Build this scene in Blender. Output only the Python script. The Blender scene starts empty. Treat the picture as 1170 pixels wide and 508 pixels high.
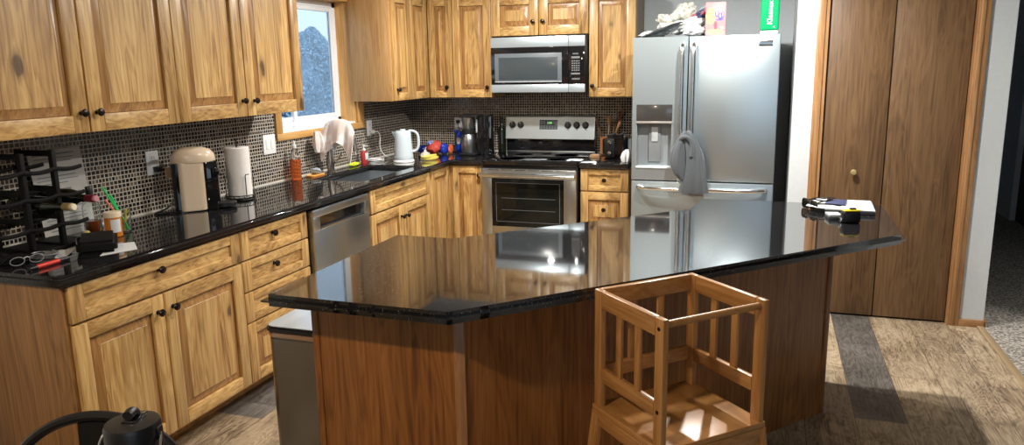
import bpy, bmesh, math, random
from mathutils import Vector, Matrix, Euler
PI = math.pi
C = bpy.context.scene.collection
SC = bpy.context.scene
random.seed(7)

# ------------------------------------------------------------------ camera
def cam_axes(yaw, pitch, roll):
    cy, sy = math.cos(yaw), math.sin(yaw)
    f = Vector((-sy*math.cos(pitch), cy*math.cos(pitch), -math.sin(pitch)))
    r = Vector((cy, sy, 0)); u = r.cross(f)
    return r*math.cos(roll)+u*math.sin(roll), -r*math.sin(roll)+u*math.cos(roll), f
cr, cu, cf = cam_axes(0.3298, 0.2029, -0.0179)
cd = bpy.data.cameras.new('camera'); cam = bpy.data.objects.new('camera', cd); C.objects.link(cam)
cam.matrix_world = Matrix(((cr.x, cu.x, -cf.x, 2.943), (cr.y, cu.y, -cf.y, -5.9487), (cr.z, cu.z, -cf.z, 1.6002), (0, 0, 0, 1)))
cd.sensor_width = 36; cd.lens = 36*860.418/1170; cd.clip_start = 0.05
SC.camera = cam

# ------------------------------------------------------------------ world, exposure, lights
SC.view_settings.view_transform = 'Standard'; SC.view_settings.look = 'None'
SC.view_settings.gamma = 1; SC.view_settings.use_curve_mapping = False
SC.view_settings.exposure = 0.25
W = bpy.data.worlds.new('world'); SC.world = W; W.use_nodes = True
bg = W.node_tree.nodes['Background']; bg.inputs[0].default_value = (0.62, 0.80, 1.0, 1); bg.inputs[1].default_value = 1.3

LAMPS = [  # x, y, z, watts, colour, size, label
    (2.80, -1.85, 2.415, 54, (1.0, 0.95, 0.88), 0.07, 'round recessed ceiling light above the aisle in front of the fridge'),
    (1.25, -1.45, 2.415, 44, (1.0, 0.95, 0.88), 0.13, 'round recessed ceiling light between the sink and the range'),
    (1.90, -3.15, 2.415, 19, (1.0, 0.94, 0.86), 0.13, 'unseen recessed ceiling light added to brighten the tiled backsplash'),  # added lamp, placed to throw light sideways onto the backsplash
    (1.62, -5.80, 2.415, 37, (1.0, 0.78, 0.54), 0.16, 'round recessed ceiling light above the dining table'),
    (5.60, -1.03, 2.415, 120, (1.0, 0.95, 0.88), 0.16, 'unseen recessed ceiling light added to brighten the carpet'),
]
LIGHT_EMPTIES = []
for (x, y, z, w, col, s, lab) in LAMPS:
    e = bpy.data.objects.new('ceiling_light', None); C.objects.link(e); e.location = (x, y, 2.44)
    e['label'] = lab; e['category'] = 'light'; LIGHT_EMPTIES.append(e)
    if x > 5:   # lamp added for the carpet; cone narrowed to keep it off the island
        ld = bpy.data.lights.new('bulb', 'SPOT'); ld.spot_size = math.radians(98); ld.spot_blend = 0.5; ld.shadow_soft_size = 0.06
    else: ld = bpy.data.lights.new('bulb', 'AREA'); ld.shape = 'DISK'; ld.size = s
    ld.energy = w; ld.color = col
    lo = bpy.data.objects.new('bulb', ld); C.objects.link(lo); lo.parent = e; lo.location = (0, 0, z-2.44-0.004)
# fill lamp added inside the unseen front window, tinted like the sky
dl = bpy.data.lights.new('window_fill', 'AREA'); dl.shape = 'RECTANGLE'; dl.size = 3.2; dl.size_y = 1.5; dl.energy = 5; dl.color = (0.72, 0.86, 1.0)
do = bpy.data.objects.new('window_fill', dl); C.objects.link(do); do.location = (5.0, -8.42, 1.55); do.rotation_euler = (PI/2, 0, 0)

# ------------------------------------------------------------------ materials
MATS = {}
def newmat(name):
    m = bpy.data.materials.new(name); m.use_nodes = True
    nt = m.node_tree; b = nt.nodes['Principled BSDF']; MATS[name] = m
    return m, nt, b
def N(nt, t, **kw):
    n = nt.nodes.new(t)
    for k, v in kw.items(): setattr(n, k, v)
    return n
def simple(name, col, rough=0.5, metal=0.0, trans=0.0, ior=1.45, coat=0.0, noise=0.0, emit=None, alpha=1.0, nscale=40):
    m, nt, b = newmat(name)
    b.inputs['Base Color'].default_value = (*col, 1); b.inputs['Roughness'].default_value = rough
    b.inputs['Metallic'].default_value = metal; b.inputs['Transmission Weight'].default_value = trans
    b.inputs['IOR'].default_value = ior; b.inputs['Coat Weight'].default_value = coat; b.inputs['Alpha'].default_value = alpha
    if emit:
        b.inputs['Emission Color'].default_value = (*emit[0], 1); b.inputs['Emission Strength'].default_value = emit[1]
    if noise:
        tc = N(nt, 'ShaderNodeTexCoord'); ns = N(nt, 'ShaderNodeTexNoise'); ns.inputs['Scale'].default_value = nscale; ns.inputs['Detail'].default_value = 4
        nt.links.new(tc.outputs['Object'], ns.inputs['Vector'])
        mx = N(nt, 'ShaderNodeMix', data_type='RGBA', blend_type='MULTIPLY'); mx.inputs[0].default_value = noise
        mx.inputs[6].default_value = (*col, 1); nt.links.new(ns.outputs['Fac'], mx.inputs[7]); nt.links.new(mx.outputs[2], b.inputs['Base Color'])
        bp = N(nt, 'ShaderNodeBump'); bp.inputs['Strength'].default_value = noise*0.4; bp.inputs['Distance'].default_value = 0.002
        nt.links.new(ns.outputs['Fac'], bp.inputs['Height']); nt.links.new(bp.outputs[0], b.inputs['Normal'])
    return m
def math_(nt, op, a, b=None, c=None):
    n = N(nt, 'ShaderNodeMath', operation=op)
    for i, v in enumerate((a, b, c)):
        if v is None: continue
        if isinstance(v, (int, float)): n.inputs[i].default_value = v
        else: nt.links.new(v, n.inputs[i])
    return n.outputs[0]
def ramp(nt, fac, stops, interp='LINEAR'):
    r = N(nt, 'ShaderNodeValToRGB'); r.color_ramp.interpolation = interp
    el = r.color_ramp.elements
    while len(el) < len(stops): el.new(0.5)
    for e, (p, c) in zip(el, stops): e.position = p; e.color = (*c, 1)
    nt.links.new(fac, r.inputs[0]); return r.outputs[0]
def wood(name, axis, stops, knots=0.0, stave=0.09, rough=0.38, tone=0.30, streak=0.35, coat=0.15, board=1.0):
    """grain runs along local axis ('x','y','z' or 'h' for any horizontal direction)"""
    m, nt, b = newmat(name); L = nt.links.new
    tc = N(nt, 'ShaderNodeTexCoord'); oi = N(nt, 'ShaderNodeObjectInfo'); ge = N(nt, 'ShaderNodeNewGeometry')
    isl = math_(nt, 'MULTIPLY', ge.outputs['Random Per Island'], board)
    rnd = math_(nt, 'ADD', math_(nt, 'MULTIPLY', oi.outputs['Random'], 37.0), math_(nt, 'MULTIPLY', isl, 11.0))
    sp = N(nt, 'ShaderNodeSeparateXYZ'); L(tc.outputs['Object'], sp.inputs[0])
    X, Y, Z = sp.outputs
    if axis == 'z': al, c1, c2 = Z, X, Y
    elif axis == 'x': al, c1, c2 = X, Y, Z
    elif axis == 'y': al, c1, c2 = Y, X, Z
    else: al, c1, c2 = math_(nt, 'ADD', X, Y), Z, math_(nt, 'MULTIPLY', X, 0.3)
    def vec(sa, sc):
        cx = N(nt, 'ShaderNodeCombineXYZ')
        L(math_(nt, 'MULTIPLY', math_(nt, 'ADD', al, rnd), sa), cx.inputs[0])
        L(math_(nt, 'MULTIPLY', math_(nt, 'ADD', c1, rnd), sc), cx.inputs[1])
        L(math_(nt, 'MULTIPLY', c2, sc), cx.inputs[2]); return cx.outputs[0]
    n1 = N(nt, 'ShaderNodeTexNoise'); L(vec(3, 85), n1.inputs['Vector']); n1.inputs['Scale'].default_value = 1; n1.inputs['Detail'].default_value = 4
    n2 = N(nt, 'ShaderNodeTexNoise'); L(vec(1.3, 11), n2.inputs['Vector']); n2.inputs['Scale'].default_value = 1; n2.inputs['Detail'].default_value = 3; n2.inputs['Distortion'].default_value = 0.6
    ring = math_(nt, 'SINE', math_(nt, 'MULTIPLY', n2.outputs['Fac'], 58.0))
    f = math_(nt, 'ADD', math_(nt, 'MULTIPLY', n1.outputs['Fac'], 0.55), math_(nt, 'MULTIPLY', n2.outputs['Fac'], 0.45))
    f = math_(nt, 'ADD', f, math_(nt, 'MULTIPLY', ring, 0.055))
    col = ramp(nt, f, stops)
    # boards of slightly different tone
    wn = N(nt, 'ShaderNodeTexWhiteNoise', noise_dimensions='1D')
    sv = math_(nt, 'FLOOR', math_(nt, 'DIVIDE', math_(nt, 'ADD', math_(nt, 'ADD', X, Y) if axis == 'z' else c1, rnd), stave))
    L(sv, wn.inputs['W'])
    mixv = math_(nt, 'MULTIPLY', wn.outputs['Value'], 0.55)
    mixv = math_(nt, 'ADD', mixv, math_(nt, 'MULTIPLY', ge.outputs['Random Per Island'], 0.45))
    val = math_(nt, 'ADD', math_(nt, 'MULTIPLY', mixv, tone), 1-tone*0.5)
    mx = N(nt, 'ShaderNodeMix', data_type='RGBA', blend_type='MULTIPLY'); mx.inputs[0].default_value = 1
    L(col, mx.inputs[6]); L(val, mx.inputs[7]); out = mx.outputs[2]
    # dark mineral streaks
    if streak:
        n3 = N(nt, 'ShaderNodeTexNoise'); L(vec(2.2, 26), n3.inputs['Vector']); n3.inputs['Scale'].default_value = 1; n3.inputs['Detail'].default_value = 2
        sf = math_(nt, 'MULTIPLY', ramp(nt, n3.outputs['Fac'], [(0.64, (0, 0, 0)), (0.74, (1, 1, 1))]), streak)
        m2 = N(nt, 'ShaderNodeMix', data_type='RGBA'); L(sf, m2.inputs[0]); L(out, m2.inputs[6]); m2.inputs[7].default_value = (stops[0][1][0]*0.55, stops[0][1][1]*0.5, stops[0][1][2]*0.5, 1); out = m2.outputs[2]
    if knots:
        vo = N(nt, 'ShaderNodeTexVoronoi'); vv = vec(4.2, 8.5)
        wob = N(nt, 'ShaderNodeTexNoise'); L(vv, wob.inputs['Vector']); wob.inputs['Scale'].default_value = 2.3; wob.inputs['Detail'].default_value = 3
        vm = N(nt, 'ShaderNodeVectorMath', operation='MULTIPLY_ADD'); L(wob.outputs['Color'], vm.inputs[0]); vm.inputs[1].default_value = (0.35, 0.35, 0.35); L(vv, vm.inputs[2])
        L(vm.outputs[0], vo.inputs['Vector']); vo.inputs['Scale'].default_value = 1
        sc_ = N(nt, 'ShaderNodeSeparateColor'); L(vo.outputs['Color'], sc_.inputs[0])
        sel = math_(nt, 'GREATER_THAN', sc_.outputs[0], 1-knots)
        k = ramp(nt, vo.outputs['Distance'], [(0.0, (1, 1, 1)), (0.13, (0.95, 0.95, 0.95)), (0.19, (0.35, 0.35, 0.35)), (0.32, (0, 0, 0))])
        k = math_(nt, 'MULTIPLY', math_(nt, 'MULTIPLY', k, sel), 0.85)
        m3 = N(nt, 'ShaderNodeMix', data_type='RGBA'); L(k, m3.inputs[0]); L(out, m3.inputs[6]); m3.inputs[7].default_value = (0.045, 0.018, 0.008, 1); out = m3.outputs[2]
    L(out, b.inputs['Base Color'])
    b.inputs['Roughness'].default_value = rough; b.inputs['Coat Weight'].default_value = coat; b.inputs['Coat Roughness'].default_value = 0.25
    bp = N(nt, 'ShaderNodeBump'); bp.inputs['Strength'].default_value = 0.12; bp.inputs['Distance'].default_value = 0.001
    L(n1.outputs['Fac'], bp.inputs['Height']); L(bp.outputs[0], b.inputs['Normal'])
    return m
HK = [(0.30, (0.24, 0.120, 0.038)), (0.44, (0.46, 0.265, 0.092)), (0.58, (0.61, 0.390, 0.150)), (0.75, (0.73, 0.52, 0.235))]
hick_v = wood('hickory_vertical_grain', 'z', HK, knots=0.30, streak=0.55, tone=0.42)
hick_h = wood('hickory_horizontal_grain', 'h', HK, knots=0.30, streak=0.55, tone=0.42)
EP = [(0.3, (0.15, 0.066, 0.020)), (0.5, (0.28, 0.138, 0.046)), (0.75, (0.40, 0.215, 0.080))]
hick_g = wood('hickory_glazed_bevel', 'z', [(0.30, (0.17, 0.075, 0.022)), (0.5, (0.36, 0.185, 0.062)), (0.75, (0.50, 0.30, 0.11))], knots=0.1, streak=0.4)
veneer = wood('hickory_end_veneer', 'z', EP, stave=0.11, streak=0.15, tone=0.25, board=0.0)
IS = [(0.3, (0.14, 0.045, 0.010)), (0.5, (0.29, 0.108, 0.025)), (0.75, (0.41, 0.175, 0.048))]
island_wood = wood('island_panel_wood', 'z', IS, stave=0.10, streak=0.25, tone=0.35, knots=0.03, board=0.0)
OK_ = [(0.3, (0.085, 0.045, 0.020)), (0.5, (0.165, 0.090, 0.038)), (0.75, (0.235, 0.138, 0.062))]
oak_door = wood('bifold_oak', 'z', OK_, stave=0.7, streak=0.25, tone=0.12, rough=0.5, coat=0.0, board=0.0)
oak_trim = wood('oak_trim', 'z', [(0.3, (0.27, 0.125, 0.045)), (0.5, (0.40, 0.21, 0.085)), (0.75, (0.50, 0.29, 0.13))], stave=0.5, streak=0.1, tone=0.1, board=0.0)
oak_trim_h = wood('oak_trim_horizontal', 'h', [(0.3, (0.27, 0.125, 0.045)), (0.5, (0.40, 0.21, 0.085)), (0.75, (0.50, 0.29, 0.13))], stave=0.5, streak=0.1, tone=0.1, board=0.0)
casing_v = wood('window_casing_wood', 'z', [(0.3, (0.42, 0.20, 0.05)), (0.5, (0.58, 0.32, 0.10)), (0.75, (0.68, 0.42, 0.17))], knots=0.04, streak=0.2)
casing_h = wood('window_casing_wood_horizontal', 'h', [(0.3, (0.42, 0.20, 0.05)), (0.5, (0.58, 0.32, 0.10)), (0.75, (0.68, 0.42, 0.17))], knots=0.04, streak=0.2)
BB = [(0.3, (0.29, 0.125, 0.035)), (0.5, (0.43, 0.205, 0.062)), (0.75, (0.53, 0.285, 0.105))]
bamboo_v = wood('bamboo_upright', 'z', BB, stave=0.02, streak=0.0, tone=0.2, rough=0.35)
bamboo_h = wood('bamboo_rail', 'h', BB, stave=0.02, streak=0.0, tone=0.2, rough=0.35)
pale_wood = wood('pale_spoon_wood', 'z', [(0.3, (0.35, 0.19, 0.08)), (0.7, (0.60, 0.38, 0.18))], streak=0)
dark_spoon = wood('dark_spoon_wood', 'z', [(0.3, (0.10, 0.04, 0.015)), (0.7, (0.24, 0.11, 0.045))], streak=0)

steel = simple('brushed_steel', (0.56, 0.60, 0.63), 0.30, 1.0, noise=0.08, nscale=8)
steel_door = simple('fridge_steel', (0.50, 0.595, 0.65), 0.36, 0.85, noise=0.05, nscale=3)
steel_bar = simple('handle_steel', (0.66, 0.70, 0.72), 0.22, 1.0)
chrome = simple('polished_steel', (0.75, 0.77, 0.78), 0.12, 1.0)
nickel = simple('brushed_nickel', (0.50, 0.47, 0.43), 0.25, 1.0)
bronze = simple('dark_bronze', (0.045, 0.034, 0.028), 0.28, 0.8, noise=0.4)
black_gloss = simple('black_gloss', (0.008, 0.008, 0.009), 0.06, coat=0.5)
black_plastic = simple('black_plastic', (0.012, 0.012, 0.013), 0.35)
black_matte = simple('black_matte', (0.005, 0.005, 0.005), 0.6, ior=1.25)
black_metal = simple('black_metal', (0.014, 0.013, 0.013), 0.3, 0.3)
dark_glass = simple('oven_glass', (0.008, 0.009, 0.008), 0.10, ior=1.35)
mw_glass = simple('microwave_glass', (0.05, 0.064, 0.072), 0.22, coat=0.2)
grey_dark = simple('dark_grey_paint', (0.06, 0.065, 0.07), 0.5)
grey_mid = simple('grey_plastic', (0.22, 0.245, 0.26), 0.4)
grey_light = simple('pale_grey_plastic', (0.5, 0.55, 0.57), 0.4)
white_plastic = simple('white_plastic', (0.86, 0.88, 0.89), 0.35)
kettle_white = simple('kettle_white', (0.60, 0.69, 0.75), 0.18, coat=0.4)
vinyl = simple('white_vinyl', (0.78, 0.83, 0.88), 0.35)
wall_paint = simple('wall_paint', (0.68, 0.735, 0.77), 0.8, noise=0.10, nscale=30)
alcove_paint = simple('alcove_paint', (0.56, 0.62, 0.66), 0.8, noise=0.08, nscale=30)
low_bounce_paint = simple('low_bounce_wall_paint', (0.16, 0.14, 0.12), 0.8, noise=0.1, nscale=30)  # dark tone on unseen walls keeps bounced light low
ceil_paint = simple('ceiling_paint', (0.70, 0.70, 0.68), 0.9, noise=0.1, nscale=60)
dark_hall = simple('unlit_recess_dark', (0.030, 0.020, 0.016), 0.7)  # near-black tone standing in for darkness in unlit recesses
paper = simple('paper_white', (0.66, 0.68, 0.70), 0.7, noise=0.08, nscale=30)
paper_dim = simple('paper_grey', (0.50, 0.49, 0.46), 0.7, noise=0.15, nscale=12)
towel_paper = simple('paper_towel', (0.84, 0.82, 0.79), 0.85, noise=0.15, nscale=60)
cream = simple('cream_enamel', (0.66, 0.54, 0.40), 0.28, coat=0.3)
glass = simple('clear_glass', (0.95, 0.97, 0.96), 0.03, trans=1.0, ior=1.45)
pane_glass = simple('window_glass', (1, 1, 1), 0.0, trans=1.0, ior=1.05)
amber = simple('amber_plastic', (0.95, 0.36, 0.04), 0.12, trans=0.55, ior=1.4)
whisky = simple('amber_liquid', (0.30, 0.07, 0.015), 0.1, trans=0.3)
orange_soap = simple('orange_soap', (0.80, 0.20, 0.05), 0.10, trans=0.75)
red_soap = simple('red_liquid', (0.55, 0.06, 0.06), 0.15, trans=0.3)
bottle_glass = simple('dark_green_glass', (0.006, 0.010, 0.006), 0.05, coat=1.0)
foil_gold = simple('gold_foil', (0.62, 0.50, 0.24), 0.35, 0.6)
foil_red = simple('red_foil', (0.22, 0.02, 0.05), 0.3, 0.4)
cork = simple('cork_cream', (0.82, 0.76, 0.60), 0.6)
red = simple('red_plastic', (0.60, 0.035, 0.02), 0.3)
yellow = simple('yellow_plastic', (0.85, 0.72, 0.03), 0.35)
lime = simple('lime_sponge', (0.75, 0.90, 0.05), 0.7, noise=0.3, nscale=80)
banana_m = simple('banana_skin', (0.82, 0.70, 0.14), 0.45, noise=0.25, nscale=25)
blue = simple('blue_wrapper', (0.015, 0.055, 0.50), 0.28, noise=0.3, nscale=45)
orange_w = simple('orange_wrapper', (0.80, 0.16, 0.06), 0.3, noise=0.3, nscale=35)
pink = simple('pink_card', (0.88, 0.32, 0.33), 0.5, noise=0.12, nscale=20)
card_yellow = simple('yellow_print', (0.93, 0.74, 0.25), 0.5)
card_blue = simple('blue_print', (0.16, 0.17, 0.55), 0.5)
card_red = simple('red_print', (0.80, 0.10, 0.15), 0.5)
green_film = simple('green_film', (0.0, 0.42, 0.15), 0.25, noise=0.25, nscale=14)
garlic = simple('garlic_skin', (0.72, 0.66, 0.56), 0.6, noise=0.3, nscale=30)
navy = simple('navy_leather', (0.045, 0.06, 0.14), 0.45)
flask_m = simple('flask_powder_coat', (0.10, 0.17, 0.19), 0.5, noise=0.2, nscale=90)
green_straw = simple('green_plastic', (0.02, 0.55, 0.13), 0.35)
red_straw = simple('pink_red_plastic', (0.70, 0.20, 0.12), 0.35)
tan_card = simple('tan_label', (0.42, 0.28, 0.17), 0.6)
chalk = simple('white_caulk', (0.62, 0.60, 0.56), 0.6)
lamp_glow = simple('lamp_diffuser', (1, 1, 1), 0.5, emit=((1, 0.9, 0.78), 6.0))
led = simple('clock_digits', (0.1, 0.3, 0.1), 0.4, emit=((0.45, 1.0, 0.35), 0.9))
print_grey = simple('printed_legend', (0.17, 0.18, 0.19), 0.5)
print_dim = simple('dim_legend', (0.12, 0.13, 0.14), 0.5)
burner_ring = simple('burner_ring_print', (0.07, 0.07, 0.075), 0.15)
def cloth(name, c1, c2, scale=500, rough=0.9, big=None):
    m, nt, b = newmat(name); L = nt.links.new
    tc = N(nt, 'ShaderNodeTexCoord'); ns = N(nt, 'ShaderNodeTexNoise'); ns.inputs['Scale'].default_value = scale; L(tc.outputs['Object'], ns.inputs['Vector'])
    col = ramp(nt, ns.outputs['Fac'], [(0.35, c1), (0.65, c2)])
    if big:
        n2 = N(nt, 'ShaderNodeTexNoise'); n2.inputs['Scale'].default_value = big[1]; n2.inputs['Detail'].default_value = 3; L(tc.outputs['Object'], n2.inputs['Vector'])
        mx = N(nt, 'ShaderNodeMix', data_type='RGBA'); L(ramp(nt, n2.outputs['Fac'], [(0.50, (0, 0, 0)), (0.58, (1, 1, 1))]), mx.inputs[0]); L(col, mx.inputs[6]); mx.inputs[7].default_value = (*big[0], 1); col = mx.outputs[2]
    L(col, b.inputs['Base Color']); b.inputs['Roughness'].default_value = rough; b.inputs['Sheen Weight'].default_value = 0.3
    bp = N(nt, 'ShaderNodeBump'); bp.inputs['Strength'].default_value = 0.5; bp.inputs['Distance'].default_value = 0.001; L(ns.outputs['Fac'], bp.inputs['Height']); L(bp.outputs[0], b.inputs['Normal'])
    return m
grey_towel = cloth('grey_terry', (0.055, 0.066, 0.078), (0.10, 0.115, 0.13))
pink_towel = cloth('pale_pink_terry', (0.66, 0.54, 0.50), (0.80, 0.70, 0.66), big=((0.80, 0.80, 0.80), 14))
white_cloth = cloth('white_cloth', (0.62, 0.66, 0.66), (0.80, 0.83, 0.82), 200)
dotted_cloth = cloth('cream_printed_cloth', (0.66, 0.66, 0.56), (0.80, 0.80, 0.70), 120, big=((0.40, 0.42, 0.42), 38))
dark_cloth = cloth('charcoal_cloth', (0.03, 0.04, 0.045), (0.05, 0.06, 0.065), 200)
navy_cloth = cloth('navy_patterned_cloth', (0.02, 0.03, 0.10), (0.05, 0.06, 0.16), 200, big=((0.55, 0.12, 0.15), 45))

def granite():
    m, nt, b = newmat('black_speckled_granite'); L = nt.links.new
    tc = N(nt, 'ShaderNodeTexCoord')
    v = N(nt, 'ShaderNodeTexVoronoi'); v.inputs['Scale'].default_value = 210; L(tc.outputs['Object'], v.inputs['Vector'])
    sc_ = N(nt, 'ShaderNodeSeparateColor'); L(v.outputs['Color'], sc_.inputs[0])
    sel = math_(nt, 'GREATER_THAN', sc_.outputs[0], 0.86)
    d = math_(nt, 'LESS_THAN', v.outputs['Distance'], 0.30)
    f = math_(nt, 'MULTIPLY', math_(nt, 'MULTIPLY', sel, d), sc_.outputs[1])
    ns = N(nt, 'ShaderNodeTexNoise'); ns.inputs['Scale'].default_value = 420; ns.inputs['Detail'].default_value = 3; L(tc.outputs['Object'], ns.inputs['Vector'])
    base = ramp(nt, ns.outputs['Fac'], [(0.46, (0.003, 0.003, 0.004)), (0.64, (0.030, 0.030, 0.032))])
    mx = N(nt, 'ShaderNodeMix', data_type='RGBA'); L(f, mx.inputs[0]); L(base, mx.inputs[6]); mx.inputs[7].default_value = (0.30, 0.28, 0.25, 1)
    L(mx.outputs[2], b.inputs['Base Color']); b.inputs['Roughness'].default_value = 0.055
    b.inputs['IOR'].default_value = 1.62; b.inputs['Coat Weight'].default_value = 0.25; b.inputs['Coat Roughness'].default_value = 0.02
    return m
granite_m = granite()
def mosaic(name, off, offq, sq, wd_):
    m, nt, b = newmat(name); L = nt.links.new
    tc = N(nt, 'ShaderNodeTexCoord'); sp = N(nt, 'ShaderNodeSeparateXYZ'); L(tc.outputs['Object'], sp.inputs[0])
    cx = N(nt, 'ShaderNodeCombineXYZ'); L(math_(nt, 'ADD', sp.outputs[0], sp.outputs[1]), cx.inputs[0]); L(sp.outputs[2], cx.inputs[1])
    br = N(nt, 'ShaderNodeTexBrick'); L(cx.outputs[0], br.inputs['Vector'])
    br.offset = off; br.offset_frequency = offq; br.squash = sq; br.squash_frequency = 3
    br.inputs['Scale'].default_value = 1; br.inputs['Brick Width'].default_value = wd_; br.inputs['Row Height'].default_value = 0.0205
    br.inputs['Mortar Size'].default_value = 0.0026; br.inputs['Mortar Smooth'].default_value = 0.1
    br.inputs['Color1'].default_value = (0, 0, 0, 1); br.inputs['Color2'].default_value = (1, 1, 1, 1); br.inputs['Mortar'].default_value = (0.5, 0.5, 0.5, 1)
    tile = ramp(nt, br.outputs['Color'], [(0.0, (0.010, 0.008, 0.007)), (0.35, (0.030, 0.020, 0.014)), (0.55, (0.070, 0.048, 0.034)), (0.72, (0.020, 0.020, 0.020)), (0.86, (0.16, 0.13, 0.10)), (0.95, (0.10, 0.10, 0.095))], 'CONSTANT')
    mx = N(nt, 'ShaderNodeMix', data_type='RGBA'); L(br.outputs['Fac'], mx.inputs[0]); L(tile, mx.inputs[6]); mx.inputs[7].default_value = (0.46, 0.425, 0.36, 1) if off else (0.46, 0.40, 0.32, 1)
    L(mx.outputs[2], b.inputs['Base Color'])
    L(math_(nt, 'ADD', math_(nt, 'MULTIPLY', br.outputs['Fac'], 0.6), 0.15), b.inputs['Roughness'])
    bp = N(nt, 'ShaderNodeBump'); bp.inputs['Strength'].default_value = 0.4; bp.inputs['Distance'].default_value = 0.002; bp.invert = True
    L(br.outputs['Fac'], bp.inputs['Height']); L(bp.outputs[0], b.inputs['Normal'])
    return m
mosaic_m = mosaic('mosaic_tile_left', 0.4, 3, 0.8, 0.0235); mosaic_b = mosaic('mosaic_tile_back', 0.0, 2, 1.0, 0.0205)
def floor_mat():
    m, nt, b = newmat('vinyl_plank_floor'); L = nt.links.new
    tc = N(nt, 'ShaderNodeTexCoord'); sp = N(nt, 'ShaderNodeSeparateXYZ'); L(tc.outputs['Object'], sp.inputs[0]); X, Y, Z = sp.outputs
    cx = N(nt, 'ShaderNodeCombineXYZ'); L(math_(nt, 'ADD', Y, 0.19), cx.inputs[0]); L(math_(nt, 'ADD', X, -0.08), cx.inputs[1])
    br = N(nt, 'ShaderNodeTexBrick'); L(cx.outputs[0], br.inputs['Vector']); br.offset = 0.37; br.offset_frequency = 2
    br.inputs['Scale'].default_value = 1; br.inputs['Brick Width'].default_value = 1.22; br.inputs['Row Height'].default_value = 0.22
    br.inputs['Mortar Size'].default_value = 0.0012; br.inputs['Color1'].default_value = (0, 0, 0, 1); br.inputs['Color2'].default_value = (1, 1, 1, 1); br.inputs['Mortar'].default_value = (.5, .5, .5, 1)
    sc_ = N(nt, 'ShaderNodeSeparateColor'); L(br.outputs['Color'], sc_.inputs[0]); r = sc_.outputs[0]
    def inside(x0, x1, y0, y1):
        f = math_(nt, 'MULTIPLY', math_(nt, 'GREATER_THAN', X, x0), math_(nt, 'LESS_THAN', X, x1))
        g = math_(nt, 'MULTIPLY', math_(nt, 'GREATER_THAN', Y, y0), math_(nt, 'LESS_THAN', Y, y1)); return math_(nt, 'MULTIPLY', f, g)
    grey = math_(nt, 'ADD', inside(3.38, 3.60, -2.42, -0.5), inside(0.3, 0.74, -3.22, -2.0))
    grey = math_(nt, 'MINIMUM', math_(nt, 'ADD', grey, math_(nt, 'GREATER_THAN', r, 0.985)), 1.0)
    rz = math_(nt, 'MULTIPLY', r, 9.0)
    def nz(sx, sy, det, dist):
        c = N(nt, 'ShaderNodeCombineXYZ'); L(math_(nt, 'MULTIPLY', X, sx), c.inputs[0]); L(math_(nt, 'MULTIPLY', Y, sy), c.inputs[1]); L(rz, c.inputs[2])
        n = N(nt, 'ShaderNodeTexNoise'); L(c.outputs[0], n.inputs['Vector']); n.inputs['Scale'].default_value = 1; n.inputs['Detail'].default_value = det; n.inputs['Distortion'].default_value = dist; return n.outputs['Fac']
    g1 = nz(75, 5, 5, 1.2); g2 = nz(9, 2.2, 4, 1.4); g3 = nz(3.5, 3.0, 4, 0.5)
    cat = math_(nt, 'SINE', math_(nt, 'MULTIPLY', g2, 70.0))
    f = math_(nt, 'ADD', math_(nt, 'ADD', math_(nt, 'MULTIPLY', g1, 0.5), math_(nt, 'MULTIPLY', g3, 0.5)), math_(nt, 'MULTIPLY', cat, 0.07))
    tan = ramp(nt, f, [(0.28, (0.085, 0.058, 0.038)), (0.42, (0.27, 0.20, 0.13)), (0.56, (0.42, 0.33, 0.22)), (0.72, (0.55, 0.45, 0.32))])
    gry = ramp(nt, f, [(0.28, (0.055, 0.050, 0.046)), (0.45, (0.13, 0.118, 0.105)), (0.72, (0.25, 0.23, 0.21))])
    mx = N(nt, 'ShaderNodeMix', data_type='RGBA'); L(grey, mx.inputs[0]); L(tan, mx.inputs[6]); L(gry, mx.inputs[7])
    ml = N(nt, 'ShaderNodeMix', data_type='RGBA', blend_type='MULTIPLY'); ml.inputs[0].default_value = 1; L(mx.outputs[2], ml.inputs[6])
    L(math_(nt, 'ADD', math_(nt, 'MULTIPLY', r, 0.3), 0.8), ml.inputs[7])
    md = N(nt, 'ShaderNodeMix', data_type='RGBA'); L(br.outputs['Fac'], md.inputs[0]); L(ml.outputs[2], md.inputs[6]); md.inputs[7].default_value = (0.06, 0.045, 0.03, 1)
    L(md.outputs[2], b.inputs['Base Color']); b.inputs['Roughness'].default_value = 0.42
    bp = N(nt, 'ShaderNodeBump'); bp.inputs['Strength'].default_value = 0.35; bp.inputs['Distance'].default_value = 0.002; L(f, bp.inputs['Height']); L(bp.outputs[0], b.inputs['Normal'])
    return m
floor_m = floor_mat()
def carpet_mat():
    m, nt, b = newmat('grey_cut_pile_carpet'); L = nt.links.new
    tc = N(nt, 'ShaderNodeTexCoord'); ns = N(nt, 'ShaderNodeTexNoise'); ns.inputs['Scale'].default_value = 70; ns.inputs['Detail'].default_value = 6; L(tc.outputs['Object'], ns.inputs['Vector'])
    L(ramp(nt, ns.outputs['Fac'], [(0.36, (0.10, 0.09, 0.075)), (0.50, (0.36, 0.33, 0.29)), (0.64, (0.58, 0.55, 0.50))]), b.inputs['Base Color']); b.inputs['Roughness'].default_value = 1
    bp = N(nt, 'ShaderNodeBump'); bp.inputs['Strength'].default_value = 1; bp.inputs['Distance'].default_value = 0.012; L(ns.outputs['Fac'], bp.inputs['Height']); L(bp.outputs[0], b.inputs['Normal'])
    return m
carpet_m = carpet_mat()
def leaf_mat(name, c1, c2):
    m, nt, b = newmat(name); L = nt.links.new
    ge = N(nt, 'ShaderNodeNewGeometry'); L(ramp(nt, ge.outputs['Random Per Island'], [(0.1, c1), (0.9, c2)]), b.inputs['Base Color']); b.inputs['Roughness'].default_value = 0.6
    return m
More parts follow.
